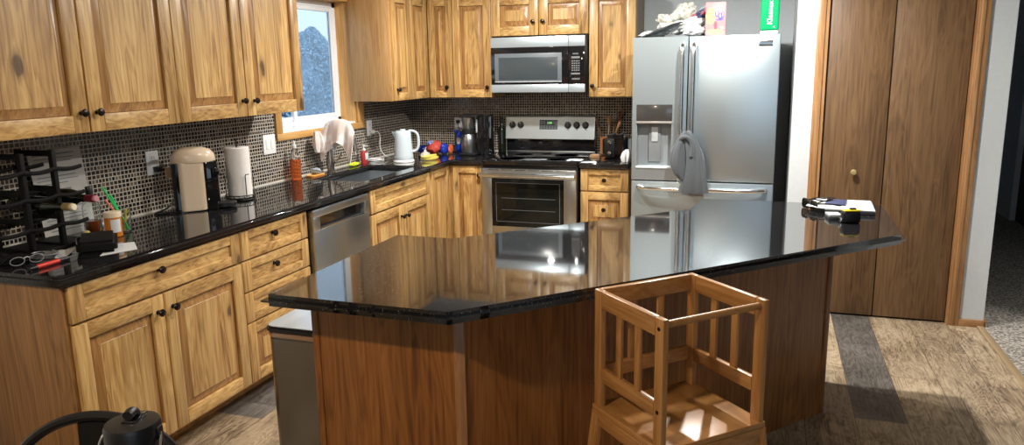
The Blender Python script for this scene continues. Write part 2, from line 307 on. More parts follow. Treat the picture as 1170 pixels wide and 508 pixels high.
leaves_a = leaf_mat('haze_blue_leaves', (0.12, 0.26, 0.40), (0.42, 0.62, 0.78))  # outdoor haze is put into the leaf colour, paler and bluer
bark = simple('bark', (0.06, 0.05, 0.045), 0.9, noise=0.5)
grass_m = simple('lawn', (0.06, 0.10, 0.05), 0.9, noise=0.5, nscale=8)

# ------------------------------------------------------------------ mesh builder
class MB:
    def __init__(s): s.bm = bmesh.new()
    def _mi(s, faces, mi, smooth=False):
        for f in faces: f.material_index = mi; f.smooth = smooth
    def box(s, x0, x1, y0, y1, z0, z1, bev=0.0, mi=0, M=None, seg=2):
        x0, x1 = min(x0, x1), max(x0, x1); y0, y1 = min(y0, y1), max(y0, y1); z0, z1 = min(z0, z1), max(z0, z1)
        b = bmesh.new()
        bmesh.ops.create_cube(b, size=1)
        for v in b.verts: v.co = Vector(((x0+x1)/2+v.co.x*(x1-x0), (y0+y1)/2+v.co.y*(y1-y0), (z0+z1)/2+v.co.z*(z1-z0)))
        if bev > 0:
            bev = min(bev, 0.45*min(x1-x0, y1-y0, z1-z0))
            bmesh.ops.bevel(b, geom=b.edges[:], offset=bev, segments=seg, affect='EDGES', profile=0.5)
        s._merge(b, mi, M, bev > 0); return s
    def _merge(s, b, mi, M=None, smooth=False):
        if M is not None: bmesh.ops.transform(b, matrix=M, verts=b.verts[:])
        mp = [s.bm.verts.new(v.co) for v in b.verts]
        b.verts.index_update()
        for f in b.faces:
            try: nf = s.bm.faces.new([mp[v.index] for v in f.verts])
            except ValueError: continue
            nf.material_index = mi; nf.smooth = smooth
        b.free()
    def prism(s, pts, z0, z1, bev=0.0, mi=0, M=None, seg=2):
        b = bmesh.new()
        lo = [b.verts.new((x, y, z0)) for x, y in pts]; hi = [b.verts.new((x, y, z1)) for x, y in pts]; n = len(pts)
        b.faces.new(lo[::-1]); b.faces.new(hi)
        for i in range(n): b.faces.new((lo[i], lo[(i+1) % n], hi[(i+1) % n], hi[i]))
        bmesh.ops.recalc_face_normals(b, faces=b.faces[:])
        if bev: bmesh.ops.bevel(b, geom=[e for e in b.edges if abs(e.verts[0].co.z-e.verts[1].co.z) < 1e-6], offset=bev, segments=seg, affect='EDGES')
        s._merge(b, mi, M, bev > 0); return s
    def lathe(s, prof, M=None, seg=24, mi=0, sx=1, sy=1, smooth=True):
        """prof: list of (r, z) from bottom to top; closed by caps where r>0"""
        b = bmesh.new(); rings = []
        for r, z in prof:
            if r < 1e-6: rings.append([b.verts.new((0, 0, z))])
            else: rings.append([b.verts.new((r*math.cos(2*PI*i/seg)*sx, r*math.sin(2*PI*i/seg)*sy, z)) for i in range(seg)])
        for a, c in zip(rings, rings[1:]):
            for i in range(seg):
                j = (i+1) % seg
                q = [a[i % len(a)], a[j % len(a)], c[j % len(c)], c[i % len(c)]]
                q = list(dict.fromkeys(q))
                if len(q) >= 3:
                    try: b.faces.new(q)
                    except ValueError: pass
        if len(rings[0]) > 1: b.faces.new(rings[0][::-1])
        if len(rings[-1]) > 1: b.faces.new(rings[-1])
        s._merge(b, mi, M, smooth); return s
    def cyl(s, p0, p1, r, r2=None, seg=16, mi=0):
        p0, p1 = Vector(p0), Vector(p1); d = p1-p0
        M = Matrix.Translation(p0) @ d.to_track_quat('Z', 'Y').to_matrix().to_4x4()
        return s.lathe([(r, 0), (r if r2 is None else r2, d.length)], M, seg, mi)
    def tube(s, pts, r, seg=8, mi=0, smoothpath=0, flat=1.0):
        pts = [Vector(p) for p in pts]
        for _ in range(smoothpath):
            q = [pts[0]]
            for a, c in zip(pts, pts[1:]): q += [a*0.75+c*0.25, a*0.25+c*0.75]
            q.append(pts[-1]); pts = q
        rs = r if isinstance(r, (list, tuple)) else None
        b = bmesh.new(); rings = []; up = Vector((0, 0, 1))
        prev = None
        for i, p in enumerate(pts):
            t = (pts[min(i+1, len(pts)-1)]-pts[max(i-1, 0)]).normalized()
            if prev is None: a = t.orthogonal().normalized() if abs(t.z) > 0.9 else t.cross(up).normalized()
            else: a = (prev-t*prev.dot(t)).normalized()
            prev = a; c = t.cross(a)
            rr = r if rs is None else rs[0]+(rs[-1]-rs[0])*i/(len(pts)-1)
            rings.append([b.verts.new(p+a*math.cos(2*PI*k/seg)*rr+c*math.sin(2*PI*k/seg)*rr*flat) for k in range(seg)])
        for x, y in zip(rings, rings[1:]):
            for k in range(seg): b.faces.new((x[k], x[(k+1) % seg], y[(k+1) % seg], y[k]))
        b.faces.new(rings[0][::-1]); b.faces.new(rings[-1])
        s._merge(b, mi, None, True); return s
    def loft(s, rows, seg=36, ripple=0.12, k=7, mi=0, M=None, jitter=0.0, seed=1):
        """cloth-like closed loft: rows of (cx, cy, z, rx, ry)"""
        rnd = random.Random(seed); b = bmesh.new(); rings = []; ph = rnd.random()*6
        for n, (cx, cy, z, rx, ry) in enumerate(rows):
            ring = []
            for i in range(seg):
                a = 2*PI*i/seg
                w = 1+ripple*math.sin(k*a+ph+n*0.25)+ripple*0.5*math.sin((k+4)*a+2*ph-n*0.4)
                ring.append(b.verts.new((cx+rx*w*math.cos(a)+rnd.uniform(-1, 1)*jitter, cy+ry*w*math.sin(a)+rnd.uniform(-1, 1)*jitter, z+rnd.uniform(-1, 1)*jitter)))
            rings.append(ring)
        for a_, c in zip(rings, rings[1:]):
            for i in range(seg): b.faces.new((a_[i], a_[(i+1) % seg], c[(i+1) % seg], c[i]))
        b.faces.new(rings[0][::-1]); b.faces.new(rings[-1])
        bmesh.ops.recalc_face_normals(b, faces=b.faces[:])
        s._merge(b, mi, M, True); return s
    def blob(s, c, r, mi=0, sub=3, amp=0.1, seed=1, f=3.0):
        from mathutils import noise
        b = bmesh.new(); bmesh.ops.create_icosphere(b, subdivisions=sub, radius=1)
        for v in b.verts:
            d = 1+amp*noise.noise(v.co*f+Vector((seed*3.7, seed, 0)))*2
            v.co = Vector((c[0]+v.co.x*r[0]*d, c[1]+v.co.y*r[1]*d, c[2]+v.co.z*r[2]*d))
        s._merge(b, mi, None, True); return s
    def build(s, name, mats, parent=None, angle=35, loc=None):
        me = bpy.data.meshes.new(name)
        s.bm.normal_update(); s.bm.to_mesh(me); s.bm.free()
        for m in (mats if isinstance(mats, (list, tuple)) else [mats]): me.materials.append(m)
        try: me.set_sharp_from_angle(angle=math.radians(angle))
        except Exception: pass
        o = bpy.data.objects.new(name, me); C.objects.link(o)
        if parent: o.parent = parent
        if loc: o.location = loc
        return o
def thing(name, label, cat, loc=(0, 0, 0), rz=0.0, group=None):
    o = bpy.data.objects.new(name, None); C.objects.link(o); o.location = loc; o.rotation_euler = (0, 0, rz); o.empty_display_size = 0.1
    o['label'] = label; o['category'] = cat
    if group: o['group'] = group
    return o
def tag(o, label, cat, group=None):
    o['label'] = label; o['category'] = cat
    if group: o['group'] = group
    return o
def struct(o):
    o['kind'] = 'structure'; return o
def text_mesh(s, body, size, mats, parent, M, name='lettering', extrude=0.0006, bold=0.0):
    cu_ = bpy.data.curves.new(name, 'FONT'); cu_.body = body; cu_.size = size; cu_.extrude = extrude; cu_.align_x = 'CENTER'; cu_.align_y = 'CENTER'; cu_.offset = bold
    t = bpy.data.objects.new(name+'_tmp', cu_); C.objects.link(t)
    dg = bpy.context.evaluated_depsgraph_get(); me = bpy.data.meshes.new_from_object(t.evaluated_get(dg)); me.transform(M)
    bpy.data.objects.remove(t); me.materials.clear(); me.materials.append(mats)
    o = bpy.data.objects.new(name, me); C.objects.link(o); o.parent = parent; return o
def to_front(x, z, y):      # lathe axis +z -> local -y at (x, y, z)
    return Matrix.Translation((x, y, z)) @ Matrix.Rotation(PI/2, 4, 'X')

for e in LIGHT_EMPTIES:
    MB().lathe([(0.098, -0.012), (0.105, -0.003), (0.105, 0), (0.070, 0), (0.070, -0.012), (0.098, -0.012)], None, 32).build('trim_ring', white_plastic, e)
    MB().lathe([(0.066, -0.0195), (0.068, 0.0)], None, 32).build('diffuser', lamp_glow, e)

# ------------------------------------------------------------------ the room shell
WY0, WY1, WZ0, WZ1 = -1.866, -0.92, 1.215, 2.10     # window opening in the left wall
H = 2.44; YF = -8.5; XE = 8.2; YP = -0.90
w = MB()
w.box(-0.18, 0, YF, WY0, 0, H); w.box(-0.18, 0, WY1, 0.14, 0, H); w.box(-0.18, 0, WY0, WY1, 0, WZ0); w.box(-0.18, 0, WY0, WY1, WZ1, H)
wl = struct(w.build('wall_left', wall_paint))
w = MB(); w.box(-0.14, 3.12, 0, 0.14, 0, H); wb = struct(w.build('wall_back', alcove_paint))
w = MB(); w.box(3.075, 3.215, YP, 0, 0, H); w.box(3.215, 3.235, YP, -0.78, 0, H)
w.box(3.235, 4.055, YP, -0.78, 2.08, H); w.box(4.055, 4.235, YP, 3.74, 0, H)
struct(w.build('wall_right', wall_paint))
w = MB(); w.box(3.235, 4.055, -0.20, -0.08, 0, H); struct(w.build('wall_closet', dark_hall))
w = MB(); w.box(5.28, 5.42, 2.70, 3.74, 0, H); w.box(5.28, 5.42, 1.75, 2.70, 2.05, H); w.box(5.28, 5.42, -0.9, 1.75, 0, H); struct(w.build('wall_hall', wall_paint))
w = MB(); w.box(4.235, 5.42, 3.60, 3.74, 0, H); struct(w.build('wall_hall_end', wall_paint))
w = MB(); w.box(5.42, XE, -0.9, -0.76, 0, H); struct(w.build('wall_living', wall_paint))
w = MB(); w.box(XE, XE+0.14, YF, -0.76, 0, H); struct(w.build('wall_east', low_bounce_paint))
w = MB(); w.box(-0.14, 3.2, YF-0.14, YF, 0, H); w.box(6.8, XE+0.14, YF-0.14, YF, 0, H); w.box(3.2, 6.8, YF-0.14, YF, 0, 0.7); w.box(3.2, 6.8, YF-0.14, YF, 2.35, H)
struct(w.build('wall_front', low_bounce_paint))
struct(MB().box(-0.14, XE+0.14, YF-0.14, 3.74, H, H+0.12).build('ceiling', ceil_paint))
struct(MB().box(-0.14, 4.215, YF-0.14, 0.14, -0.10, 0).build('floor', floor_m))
struct(MB().box(4.215, XE+0.14, YF-0.14, 3.74, -0.10, 0.004).build('floor_carpet', carpet_m))
struct(MB().box(4.200, 4.238, YF, YP, 0, 0.010, 0.003).build('trim_1', wood('threshold_wood', 'y', [(0.3, (0.38, 0.27, 0.15)), (0.7, (0.50, 0.38, 0.24))], streak=0)))
# near-black panel gives the hall doorway its unlit darkness
d = struct(MB().box(5.33, 5.37, 1.75, 2.70, 0.0, 2.05, 0.003).build('door_2', dark_hall))
# baseboard and end of the white wall beside the carpet
struct(MB().box(4.10, 4.245, YP-0.014, YP, 0, 0.045, 0.003).box(4.235, 4.249, YP-0.014, 3.58, 0.004, 0.045, 0.003).build('baseboard_right', oak_trim_h))
# unseen front window, added behind the camera to let outdoor light in
wf = MB(); wf.box(3.2, 6.8, YF-0.10, YF-0.04, 0.7, 0.78); wf.box(3.2, 6.8, YF-0.10, YF-0.04, 2.27, 2.35)
for x in (3.2, 4.96, 6.72): wf.box(x, x+0.08, YF-0.10, YF-0.04, 0.78, 2.27)
struct(wf.build('window_2', vinyl))

# tile backsplash (thin tiled skin on the two walls)
bs = MB(); T = 0.010
bs.box(0, T, -4.08, -1.94, 0.915, 1.40); bs.box(0, T, -1.94, -0.82, 0.915, 1.178); bs.box(0, T, -0.82, 0, 0.915, 1.40)
bo = struct(bs.build('tile_backsplash', mosaic_m, wl))
bs = MB(); bs.box(T, 2.0, -T, 0, 0.90, 1.40); bo = struct(bs.build('tile_backsplash', mosaic_b, wb))

# window in the left wall: casing, jambs, vinyl frame, panes
w1 = thing('window_1', 'white vinyl sliding window in a wooden casing above the sink', 'window', (0, 0, 0)); w1['kind'] = 'structure'
c = MB(); OY0, OY1 = WY0-0.065, WY1+0.085
c.box(0, 0.022, OY0, OY1, 1.170, WZ0, 0.003, 1)                      # sill board
c.box(0, 0.020, OY0, WY0, WZ0, 2.19, 0.003, 0); c.box(0, 0.020, WY1, OY1, WZ0, 2.19, 0.003, 0)
c.box(0, 0.022, OY0, OY1, WZ1, 2.19, 0.003, 1)
c.build('casing', [casing_v, casing_h], w1)
j = MB(); j.box(-0.14, 0.0, WY1-0.012, WY1+0.002, WZ0, WZ1, 0, 0); j.box(-0.14, 0.0, WY0-0.002, WY0+0.012, WZ0, WZ1, 0, 0); j.box(-0.14, 0.0, WY0, WY1, WZ1-0.012, WZ1, 0, 1)
j.build('jamb', [casing_v, casing_h], w1)
f = MB(); a, b_ = WY0+0.012, WY1-0.012
f.box(-0.17, -0.004, a, b_, WZ0-0.004, WZ0+0.012, 0.003)             # white inner sill
for (y0, y1) in ((a, a+0.035), (b_-0.045, b_)): f.box(-0.17, -0.122, y0, y1, WZ0, WZ1-0.012, 0.004)
f.box(-0.17, -0.122, a, b_, WZ0+0.010, WZ0+0.050, 0.004); f.box(-0.17, -0.122, a, b_, WZ1-0.055, WZ1-0.012, 0.004)
f.build('window_frame', vinyl, w1)
mid = -1.50
for nm, y0, y1, x0 in (('sash', a+0.035, mid+0.02, -0.165), ('sash', mid-0.025, b_-0.045, -0.147)):
    s_ = MB()
    s_.box(x0, x0+0.024, y0, y0+0.035, WZ0+0.05, WZ1-0.055, 0.003); s_.box(x0, x0+0.024, y1-0.030, y1, WZ0+0.05, WZ1-0.055, 0.003)
    s_.box(x0, x0+0.024, y0+0.035, y1-0.03, WZ0+0.05, WZ0+0.080, 0.003); s_.box(x0, x0+0.024, y0+0.035, y1-0.03, WZ1-0.085, WZ1-0.055, 0.003)
    so = s_.build(nm, vinyl, w1)
    MB().box(x0+0.010, x0+0.014, y0+0.035, y1-0.03, WZ0+0.08, WZ1-0.085).build('pane', pane_glass, so)
m, nt, b = newmat('haze_screen'); b.inputs['Base Color'].default_value = (0.55, 0.68, 0.80, 1); b.inputs['Alpha'].default_value = 0.42; b.inputs['Roughness'].default_value = 1  # translucent sheet added to lay pale haze over the view
tl = N(nt, 'ShaderNodeBsdfTranslucent'); tl.inputs[0].default_value = (0.80, 0.88, 0.96, 1); tp = N(nt, 'ShaderNodeBsdfTransparent'); mxs = N(nt, 'ShaderNodeMixShader'); mxs.inputs[0].default_value = 0.22
nt.links.new(tp.outputs[0], mxs.inputs[1]); nt.links.new(tl.outputs[0], mxs.inputs[2]); nt.links.new(mxs.outputs[0], nt.nodes['Material Output'].inputs[0])
MB().box(-0.1645, -0.1635, mid+0.02, b_-0.045, WZ0+0.05, WZ1-0.055).build('haze_screen', m, w1)
MB().box(-0.122, -0.100, mid-0.06, mid+0.06, WZ0+0.012, WZ0+0.024, 0.003).build('latch', white_plastic, w1)

# bifold closet door
d1 = thing('door_1', 'tall flat brown oak bifold closet door with a small brass knob', 'door', (0, YP, 0)); d1['kind'] = 'structure'
for x0, x1 in ((3.262, 3.618), (3.624, 4.028)):
    lf = MB().box(x0, x1, 0.022, 0.055, 0.012, 2.06, 0.003).build('door_leaf', oak_door, d1)
    if x0 < 3.5: MB().lathe([(0.006, 0), (0.006, 0.018), (0.016, 0.022), (0.019, 0.032), (0.014, 0.041), (0, 0.043)], to_front(3.451, 0.93, 0.022), 20).build('knob', foil_gold, lf)
t = MB(); t.box(3.190, 3.236, -0.014, 0, 0, 2.14, 0.003); t.box(4.040, 4.102, -0.014, 0, 0, 2.14, 0.003); t.box(4.052, 4.074, -0.019, -0.012, 0, 2.14, 0.003)
t.build('casing', oak_trim, d1)
MB().box(3.190, 4.102, -0.014, 0, 2.08, 2.14, 0.003).build('head_casing', oak_trim_h, d1)
t = MB(); t.box(3.236, 3.256, -0.004, 0.115, 0, 2.08); t.box(4.033, 4.053, -0.004, 0.115, 0, 2.08); t.box(3.256, 4.033, -0.004, 0.115, 2.062, 2.08)
t.build('jamb', oak_trim, d1)

# ------------------------------------------------------------------ cabinets
def raised(mb, x0, x1, z0, z1, yb, inset=0.035, rise=0.012, mi=0):
    """raised centre panel facing -y: flat edge at yb, slopes up to yb-rise"""
    b = bmesh.new()
    e = 0.006
    def ring(d, y): return [b.verts.new((x0+d, y, z0+d)), b.verts.new((x1-d, y, z0+d)), b.verts.new((x1-d, y, z1-d)), b.verts.new((x0+d, y, z1-d))]
    R = [ring(0, yb), ring(e, yb), ring(inset, yb-rise), ring(inset+0.002, yb-rise-0.0025), ring(inset+0.003, yb-rise-0.0025)]
    for p, q in zip(R, R[1:]):
        for i in range(4): b.faces.new((p[i], p[(i+1) % 4], q[(i+1) % 4], q[i]))
    b.faces.new(R[-1])
    bk = ring(0, yb+0.006); b.faces.new(bk[::-1])
    for i in range(4): b.faces.new((bk[i], bk[(i+1) % 4], R[0][(i+1) % 4], R[0][i]))
    b.faces.ensure_lookup_table()
    mb._merge(b, mi)
    mb.bm.faces.ensure_lookup_table(); nf = len(mb.bm.faces)
    for k in range(nf-21-1, nf): pass
    for f in mb.bm.faces[nf-22:nf-22+12]: f.material_index = 2
def front(parent, name, x0, x1, z0, z1, yf, knob=None, style='raised', fr=0.062, rail=None):
    """a frame-and-panel door or drawer front whose face is at y=yf, 2 cm thick"""
    mb = MB(); t = 0.020; g = 0.0018; rail = rail or fr
    x0 += g; x1 -= g; z0 += g; z1 -= g
    mb.box(x0, x0+fr, yf, yf+t, z0, z1, 0.0035, 0); mb.box(x1-fr, x1, yf, yf+t, z0, z1, 0.0035, 0)
    mb.box(x0+fr, x1-fr, yf, yf+t, z1-rail, z1, 0.0035, 1); mb.box(x0+fr, x1-fr, yf, yf+t, z0, z0+rail, 0.0035, 1)
    hm = 1 if style == 'flat' else 0
    if style == 'flat': mb.box(x0+fr-0.004, x1-fr+0.004, yf+0.011, yf+0.017, z0+rail-0.004, z1-rail+0.004, 0, 1)
    else: raised(mb, x0+fr+0.0022, x1-fr-0.0022, z0+rail+0.0022, z1-rail-0.0022, yf+0.0145)
    o = mb.build(name, [hick_v, hick_h, hick_g], parent)
    if knob:
        kx, kz = knob; ky = yf if (kx < x0+fr or kx > x1-fr or kz < z0+rail or kz > z1-rail or style != 'flat') else yf+0.011
        if style == 'raised' and x0+fr < kx < x1-fr and z0+rail < kz < z1-rail: ky = yf-0.001
        MB().lathe([(0.010, 0), (0.010, 0.002), (0.006, 0.004), (0.006, 0.014), (0.015, 0.018), (0.0165, 0.024), (0.0135, 0.029), (0.006, 0.0315), (0, 0.032)], to_front(kx, kz, ky), 18).build('knob', bronze, o)
    return o
def cabinet(label, loc, rz, w, depth, z0, z1, fronts, kick=True, side=None, group=None, cat='cabinet'):
    r = thing('base_cabinet' if kick else 'wall_cabinet', label, cat, loc, rz, group)
    zc = 0.105 if kick else z0
    MB().box(0, w, -depth, -0.022, zc, z1, 0.001).build('cabinet_body', hick_v, r)
    if kick: MB().box(0.0, w, -(depth-0.13), -(depth-0.145), 0, 0.105).build('toe_kick', hick_h, r)
    for f in fronts: front(r, f[0], f[1], f[2], f[3], f[4], -depth-0.020, *f[5:])
    return r
RB = PI/2; D = 0.610; CT = 0.873
# near two-door unit with one wide drawer (local x = world y - y0)
y0 = -4.040
a = cabinet('wide base cabinet with one long drawer over two doors, under the wine rack', (0, y0, 0), RB, 0.922, D, 0, CT, [
    ('drawer', 0.0, 0.922, 0.728, CT-0.004, (0.43, 0.822), 'flat', 0.062, 0.042),
    ('door', 0.0, 0.430, 0.118, 0.722, (0.392, 0.652)), ('door', 0.432, 0.922, 0.118, 0.722, (0.474, 0.654))])
ep = MB().box(-0.018, 0.0, -D-0.004, -0.022, 0, CT, 0.001).build('end_panel', veneer, a); ep['label'] = 'smooth darker end panel'
y0 = -3.115
cabinet('stack of four drawers between the two-door cabinet and the dishwasher', (0, y0, 0), RB, 0.545, D, 0, CT, [
    ('drawer', 0.0, 0.545, 0.728, CT-0.004, (0.255, 0.815), 'flat', 0.062, 0.040), ('drawer', 0.0, 0.545, 0.573, 0.724, (0.25, 0.660), 'flat', 0.062, 0.042),
    ('drawer', 0.0, 0.545, 0.420, 0.569, (0.25, 0.500), 'flat', 0.062, 0.042), ('drawer', 0.0, 0.545, 0.118, 0.416, (0.25, 0.270), 'raised', 0.062, 0.055)], cat='drawers')
y0 = -1.898
cabinet('sink base cabinet with a false drawer front, right of the dishwasher', (0, y0, 0), RB, 0.905, D, 0, CT-0.25, [
    ('drawer_front', 0.01, 0.885, 0.718, CT-0.004, None, 'flat', 0.062, 0.046), ('door', 0.01, 0.447, 0.118, 0.712, (0.412, 0.634)), ('door', 0.450, 0.885, 0.118, 0.712, (0.484, 0.630))])
# corner unit (L-shaped body, one door on each run)
cc = thing('corner_cabinet', 'L-shaped corner base cabinet with a door on each side of the inner corner', 'cabinet', (0, 0, 0))
m = MB(); m.box(0.022, D, -0.990, -0.022, 0.105, CT, 0.001); m.box(D, 0.892, -D, -0.022, 0.105, CT, 0.001); m.build('cabinet_body', hick_v, cc)
m = MB(); m.box(D-0.145, D-0.13, -0.990, -0.03, 0, 0.105); m.box(D-0.13, 0.892, -D+0.13, -D+0.145, 0, 0.105); m.build('toe_kick', hick_h, cc)
pv = bpy.data.objects.new('left_run', None)
dl_ = front(None, 'door', 0.0, 0.330, 0.118, CT-0.004, -D-0.020, None, 'raised', 0.055, 0.055); dl_.parent = cc; dl_.location = (0, -0.985, 0); dl_.rotation_euler = (0, 0, RB)
front(cc, 'door', 0.640, 0.888, 0.118, CT-0.004, -D-0.020, (0.868, 0.800), 'raised', 0.050, 0.055)
# drawers right of the range
cabinet('narrow drawer cabinet between the range and the fridge', (1.655, 0, 0), 0, 0.355, D, 0, CT, [
    ('drawer', 0.0, 0.355, 0.708, CT-0.004, (0.178, 0.790), 'flat', 0.058, 0.042), ('drawer', 0.0, 0.355, 0.420, 0.703, (0.178, 0.575), 'raised', 0.058, 0.058),
    ('drawer', 0.0, 0.355, 0.118, 0.416, (0.178, 0.27), 'raised', 0.058, 0.058)], cat='drawers')
# wall cabinets
UZ0, UZ1, UD = 1.372, 2.134, 0.330
cabinet('wall cabinet with two raised-panel doors above the wine rack', (0, -4.09, 0), RB, 0.990, UD, UZ0, UZ1, [
    ('door', 0.0, 0.488, UZ0, UZ1, (0.452, 1.453), 'raised', 0.070), ('door', 0.492, 0.990, UZ0, UZ1, (0.527, 1.452), 'raised', 0.070)], kick=False)
cabinet('wall cabinet with two raised-panel doors just left of the window', (0, -3.098, 0), RB, 0.994, UD, UZ0, UZ1, [
    ('door', 0.0, 0.480, UZ0, UZ1, (0.446, 1.455), 'raised', 0.070), ('door', 0.484, 0.994, UZ0, UZ1, (0.539, 1.452), 'raised', 0.070)], kick=False)
uc = thing('wall_cabinet', 'L-shaped corner wall cabinet right of the window', 'cabinet', (0, 0, 0)); ud = 0.325
m = MB(); m.box(0, ud, -0.935, 0, UZ0, UZ1, 0.001); m.box(ud, 0.555, -ud, 0, UZ0, UZ1, 0.001); m.build('cabinet_body', hick_v, uc)
for (q0, q1, kb) in ((0.0, 0.285, (0.030, 1.455)), (0.287, 0.590, None)):
    dd = front(None, 'door', q0, q1, UZ0, UZ1, -ud-0.020, kb, 'raised', 0.058); dd.parent = uc; dd.location = (0, -0.933, 0); dd.rotation_euler = (0, 0, RB)
front(uc, 'door', 0.347, 0.553, UZ0, UZ1, -ud-0.020, (0.505, 1.455), 'raised', 0.055)
sidep = MB().box(0.0, ud, -0.950, -0.935, UZ0, UZ1, 0.001).build('end_panel', wood('side_veneer', 'z', [(0.3, (0.34, 0.175, 0.06)), (0.5, (0.46, 0.26, 0.10)), (0.75, (0.56, 0.34, 0.15))], stave=0.12, streak=0.05, tone=0.15, board=0), uc)
cabinet('single-door wall cabinet between the corner and the microwave', (0.557, 0, 0), 0, 0.322, ud, UZ0, UZ1, [('door', 0.0, 0.322, UZ0, UZ1, (0.290, 1.452), 'raised', 0.062)], kick=False)
cabinet('short two-door wall cabinet above the microwave', (0.882, 0, 0), 0, 0.766, ud, 1.834, UZ1, [
    ('door', 0.0, 0.380, 1.834, UZ1, (0.340, 1.935), 'raised', 0.070), ('door', 0.384, 0.766, 1.834, UZ1, (0.418, 1.935), 'raised', 0.070)], kick=False)
rc = cabinet('single-door wall cabinet between the microwave and the fridge', (1.651, 0, 0), 0, 0.344, ud, UZ0, UZ1, [('door', 0.0, 0.344, UZ0, UZ1, (0.030, 1.455), 'raised', 0.066)], kick=False)
MB().box(0.344, 0.352, -ud, 0, UZ0, UZ1).build('end_panel', simple('grey_wood_side', (0.26, 0.20, 0.15), 0.5, noise=0.2), rc)

# ------------------------------------------------------------------ countertops and sink
def slab_with_hole():
    b = bmesh.new(); z0, z1 = 0.875, 0.915
    ox, oy = 0.650, -4.085
    outer = [(0.0, oy), (ox-0.012, oy), (ox, oy+0.012), (ox, -0.650), (0.894, -0.650), (0.894, 0.0), (0.0, 0.0)]
    hx0, hx1, hy0, hy1 = 0.175, 0.535, -1.800, -1.060
    hole = [(hx0, hy0), (hx1, hy0), (hx1, hy1), (hx0, hy1)]
    def edges(loop, z):
        vs = [b.verts.new((x, y, z)) for x, y in loop]; return vs, [b.edges.new((vs[i], vs[(i+1) % len(vs)])) for i in range(len(vs))]
    vo, eo = edges(outer, z1); vh, eh = edges(hole, z1)
    r = bmesh.ops.triangle_fill(b, edges=eo+eh, use_beauty=True)
    top = [f for f in b.faces]
    ex = bmesh.ops.extrude_face_region(b, geom=top)
    for v in [g for g in ex['geom'] if isinstance(g, bmesh.types.BMVert)]: v.co.z = z0
    bmesh.ops.recalc_face_normals(b, faces=b.faces[:])
    be = [e for e in b.edges if len(e.link_faces) == 2 and e.calc_face_angle(0) > 1.2 and abs(e.verts[0].co.z-e.verts[1].co.z) < 1e-6]
    bmesh.ops.bevel(b, geom=be, offset=0.014, segments=5, affect='EDGES')
    m = MB(); m._merge(b, 0, None, True); return m
ctop = tag(slab_with_hole().build('countertop', granite_m, None, 50), 'long L-shaped black speckled granite countertop along the window wall', 'countertop')
m = MB(); m.box(T, T+0.004, -4.08, -T, 0.915, 0.920); m.box(T, 0.89, -T-0.004, -T, 0.915, 0.920); m.build('caulk_line', chalk, ctop)
tag(MB().box(1.648, 2.012, -0.650, -T, 0.875, 0.915, 0.008, seg=3).build('countertop', granite_m, None, 30), 'short black granite countertop piece between the range and the fridge', 'countertop')
sk = thing('sink', 'undermount stainless steel kitchen sink below the window', 'sink', (0.355, -1.43, 0.875))
b = bmesh.new(); hx, hy = 0.188, 0.378
def rr(hx, hy, r, z, n=6):
    out = []
    for cx, cy, a0 in ((hx-r, hy-r, 0), (-hx+r, hy-r, 90), (-hx+r, -hy+r, 180), (hx-r, -hy+r, 270)):
        for i in range(n+1):
            a = math.radians(a0+90*i/n); out.append(b.verts.new((cx+r*math.cos(a), cy+r*math.sin(a), z)))
    return out
rings = [rr(hx+0.012, hy+0.012, 0.03, -0.003), rr(hx, hy, 0.03, -0.001), rr(hx-0.004, hy-0.004, 0.03, -0.17), rr(hx-0.03, hy-0.03, 0.03, -0.20), rr(0.045, 0.045, 0.044, -0.205)]
for p, q in zip(rings, rings[1:]):
    for i in range(len(p)): b.faces.new((p[i], p[(i+1) % len(p)], q[(i+1) % len(q)], q[i]))
b.faces.new(rings[-1]); m = MB(); m._merge(b, 0, None, True); m.build('basin', steel, sk)
MB().lathe([(0.040, -0.2048), (0.040, -0.202), (0.030, -0.201), (0.028, -0.204), (0.0, -0.204)], None, 24).build('drain', chrome, sk)

# ------------------------------------------------------------------ appliances
# dishwasher
dw = thing('dishwasher', 'stainless steel dishwasher with a dark pocket handle', 'dishwasher', (0, -2.562, 0), RB)
MB().box(0.0, 0.622, -0.600, -0.02, 0.10, 0.868).build('tub', black_matte, dw)
m = MB(); x0, x1, zf = 0.022, 0.620, -0.650
m.box(x0, x1, zf, zf+0.045, 0.115, 0.752, 0.005); m.box(x0, x1, zf, zf+0.045, 0.823, 0.866, 0.005)
m.box(x0, 0.085, zf, zf+0.045, 0.750, 0.825, 0.002); m.box(0.565, x1, zf, zf+0.045, 0.750, 0.825, 0.002)
dd = m.build('door', steel, dw)
MB().box(0.085, 0.565, zf+0.030, zf+0.044, 0.745, 0.830).build('handle_pocket', black_gloss, dd)
MB().box(0.085, 0.565, zf+0.002, zf+0.006, 0.752, 0.757).build('pocket_lip', chrome, dd)
MB().box(0.02, 0.60, -0.52, -0.505, 0, 0.11).build('toe_kick', black_matte, dw)
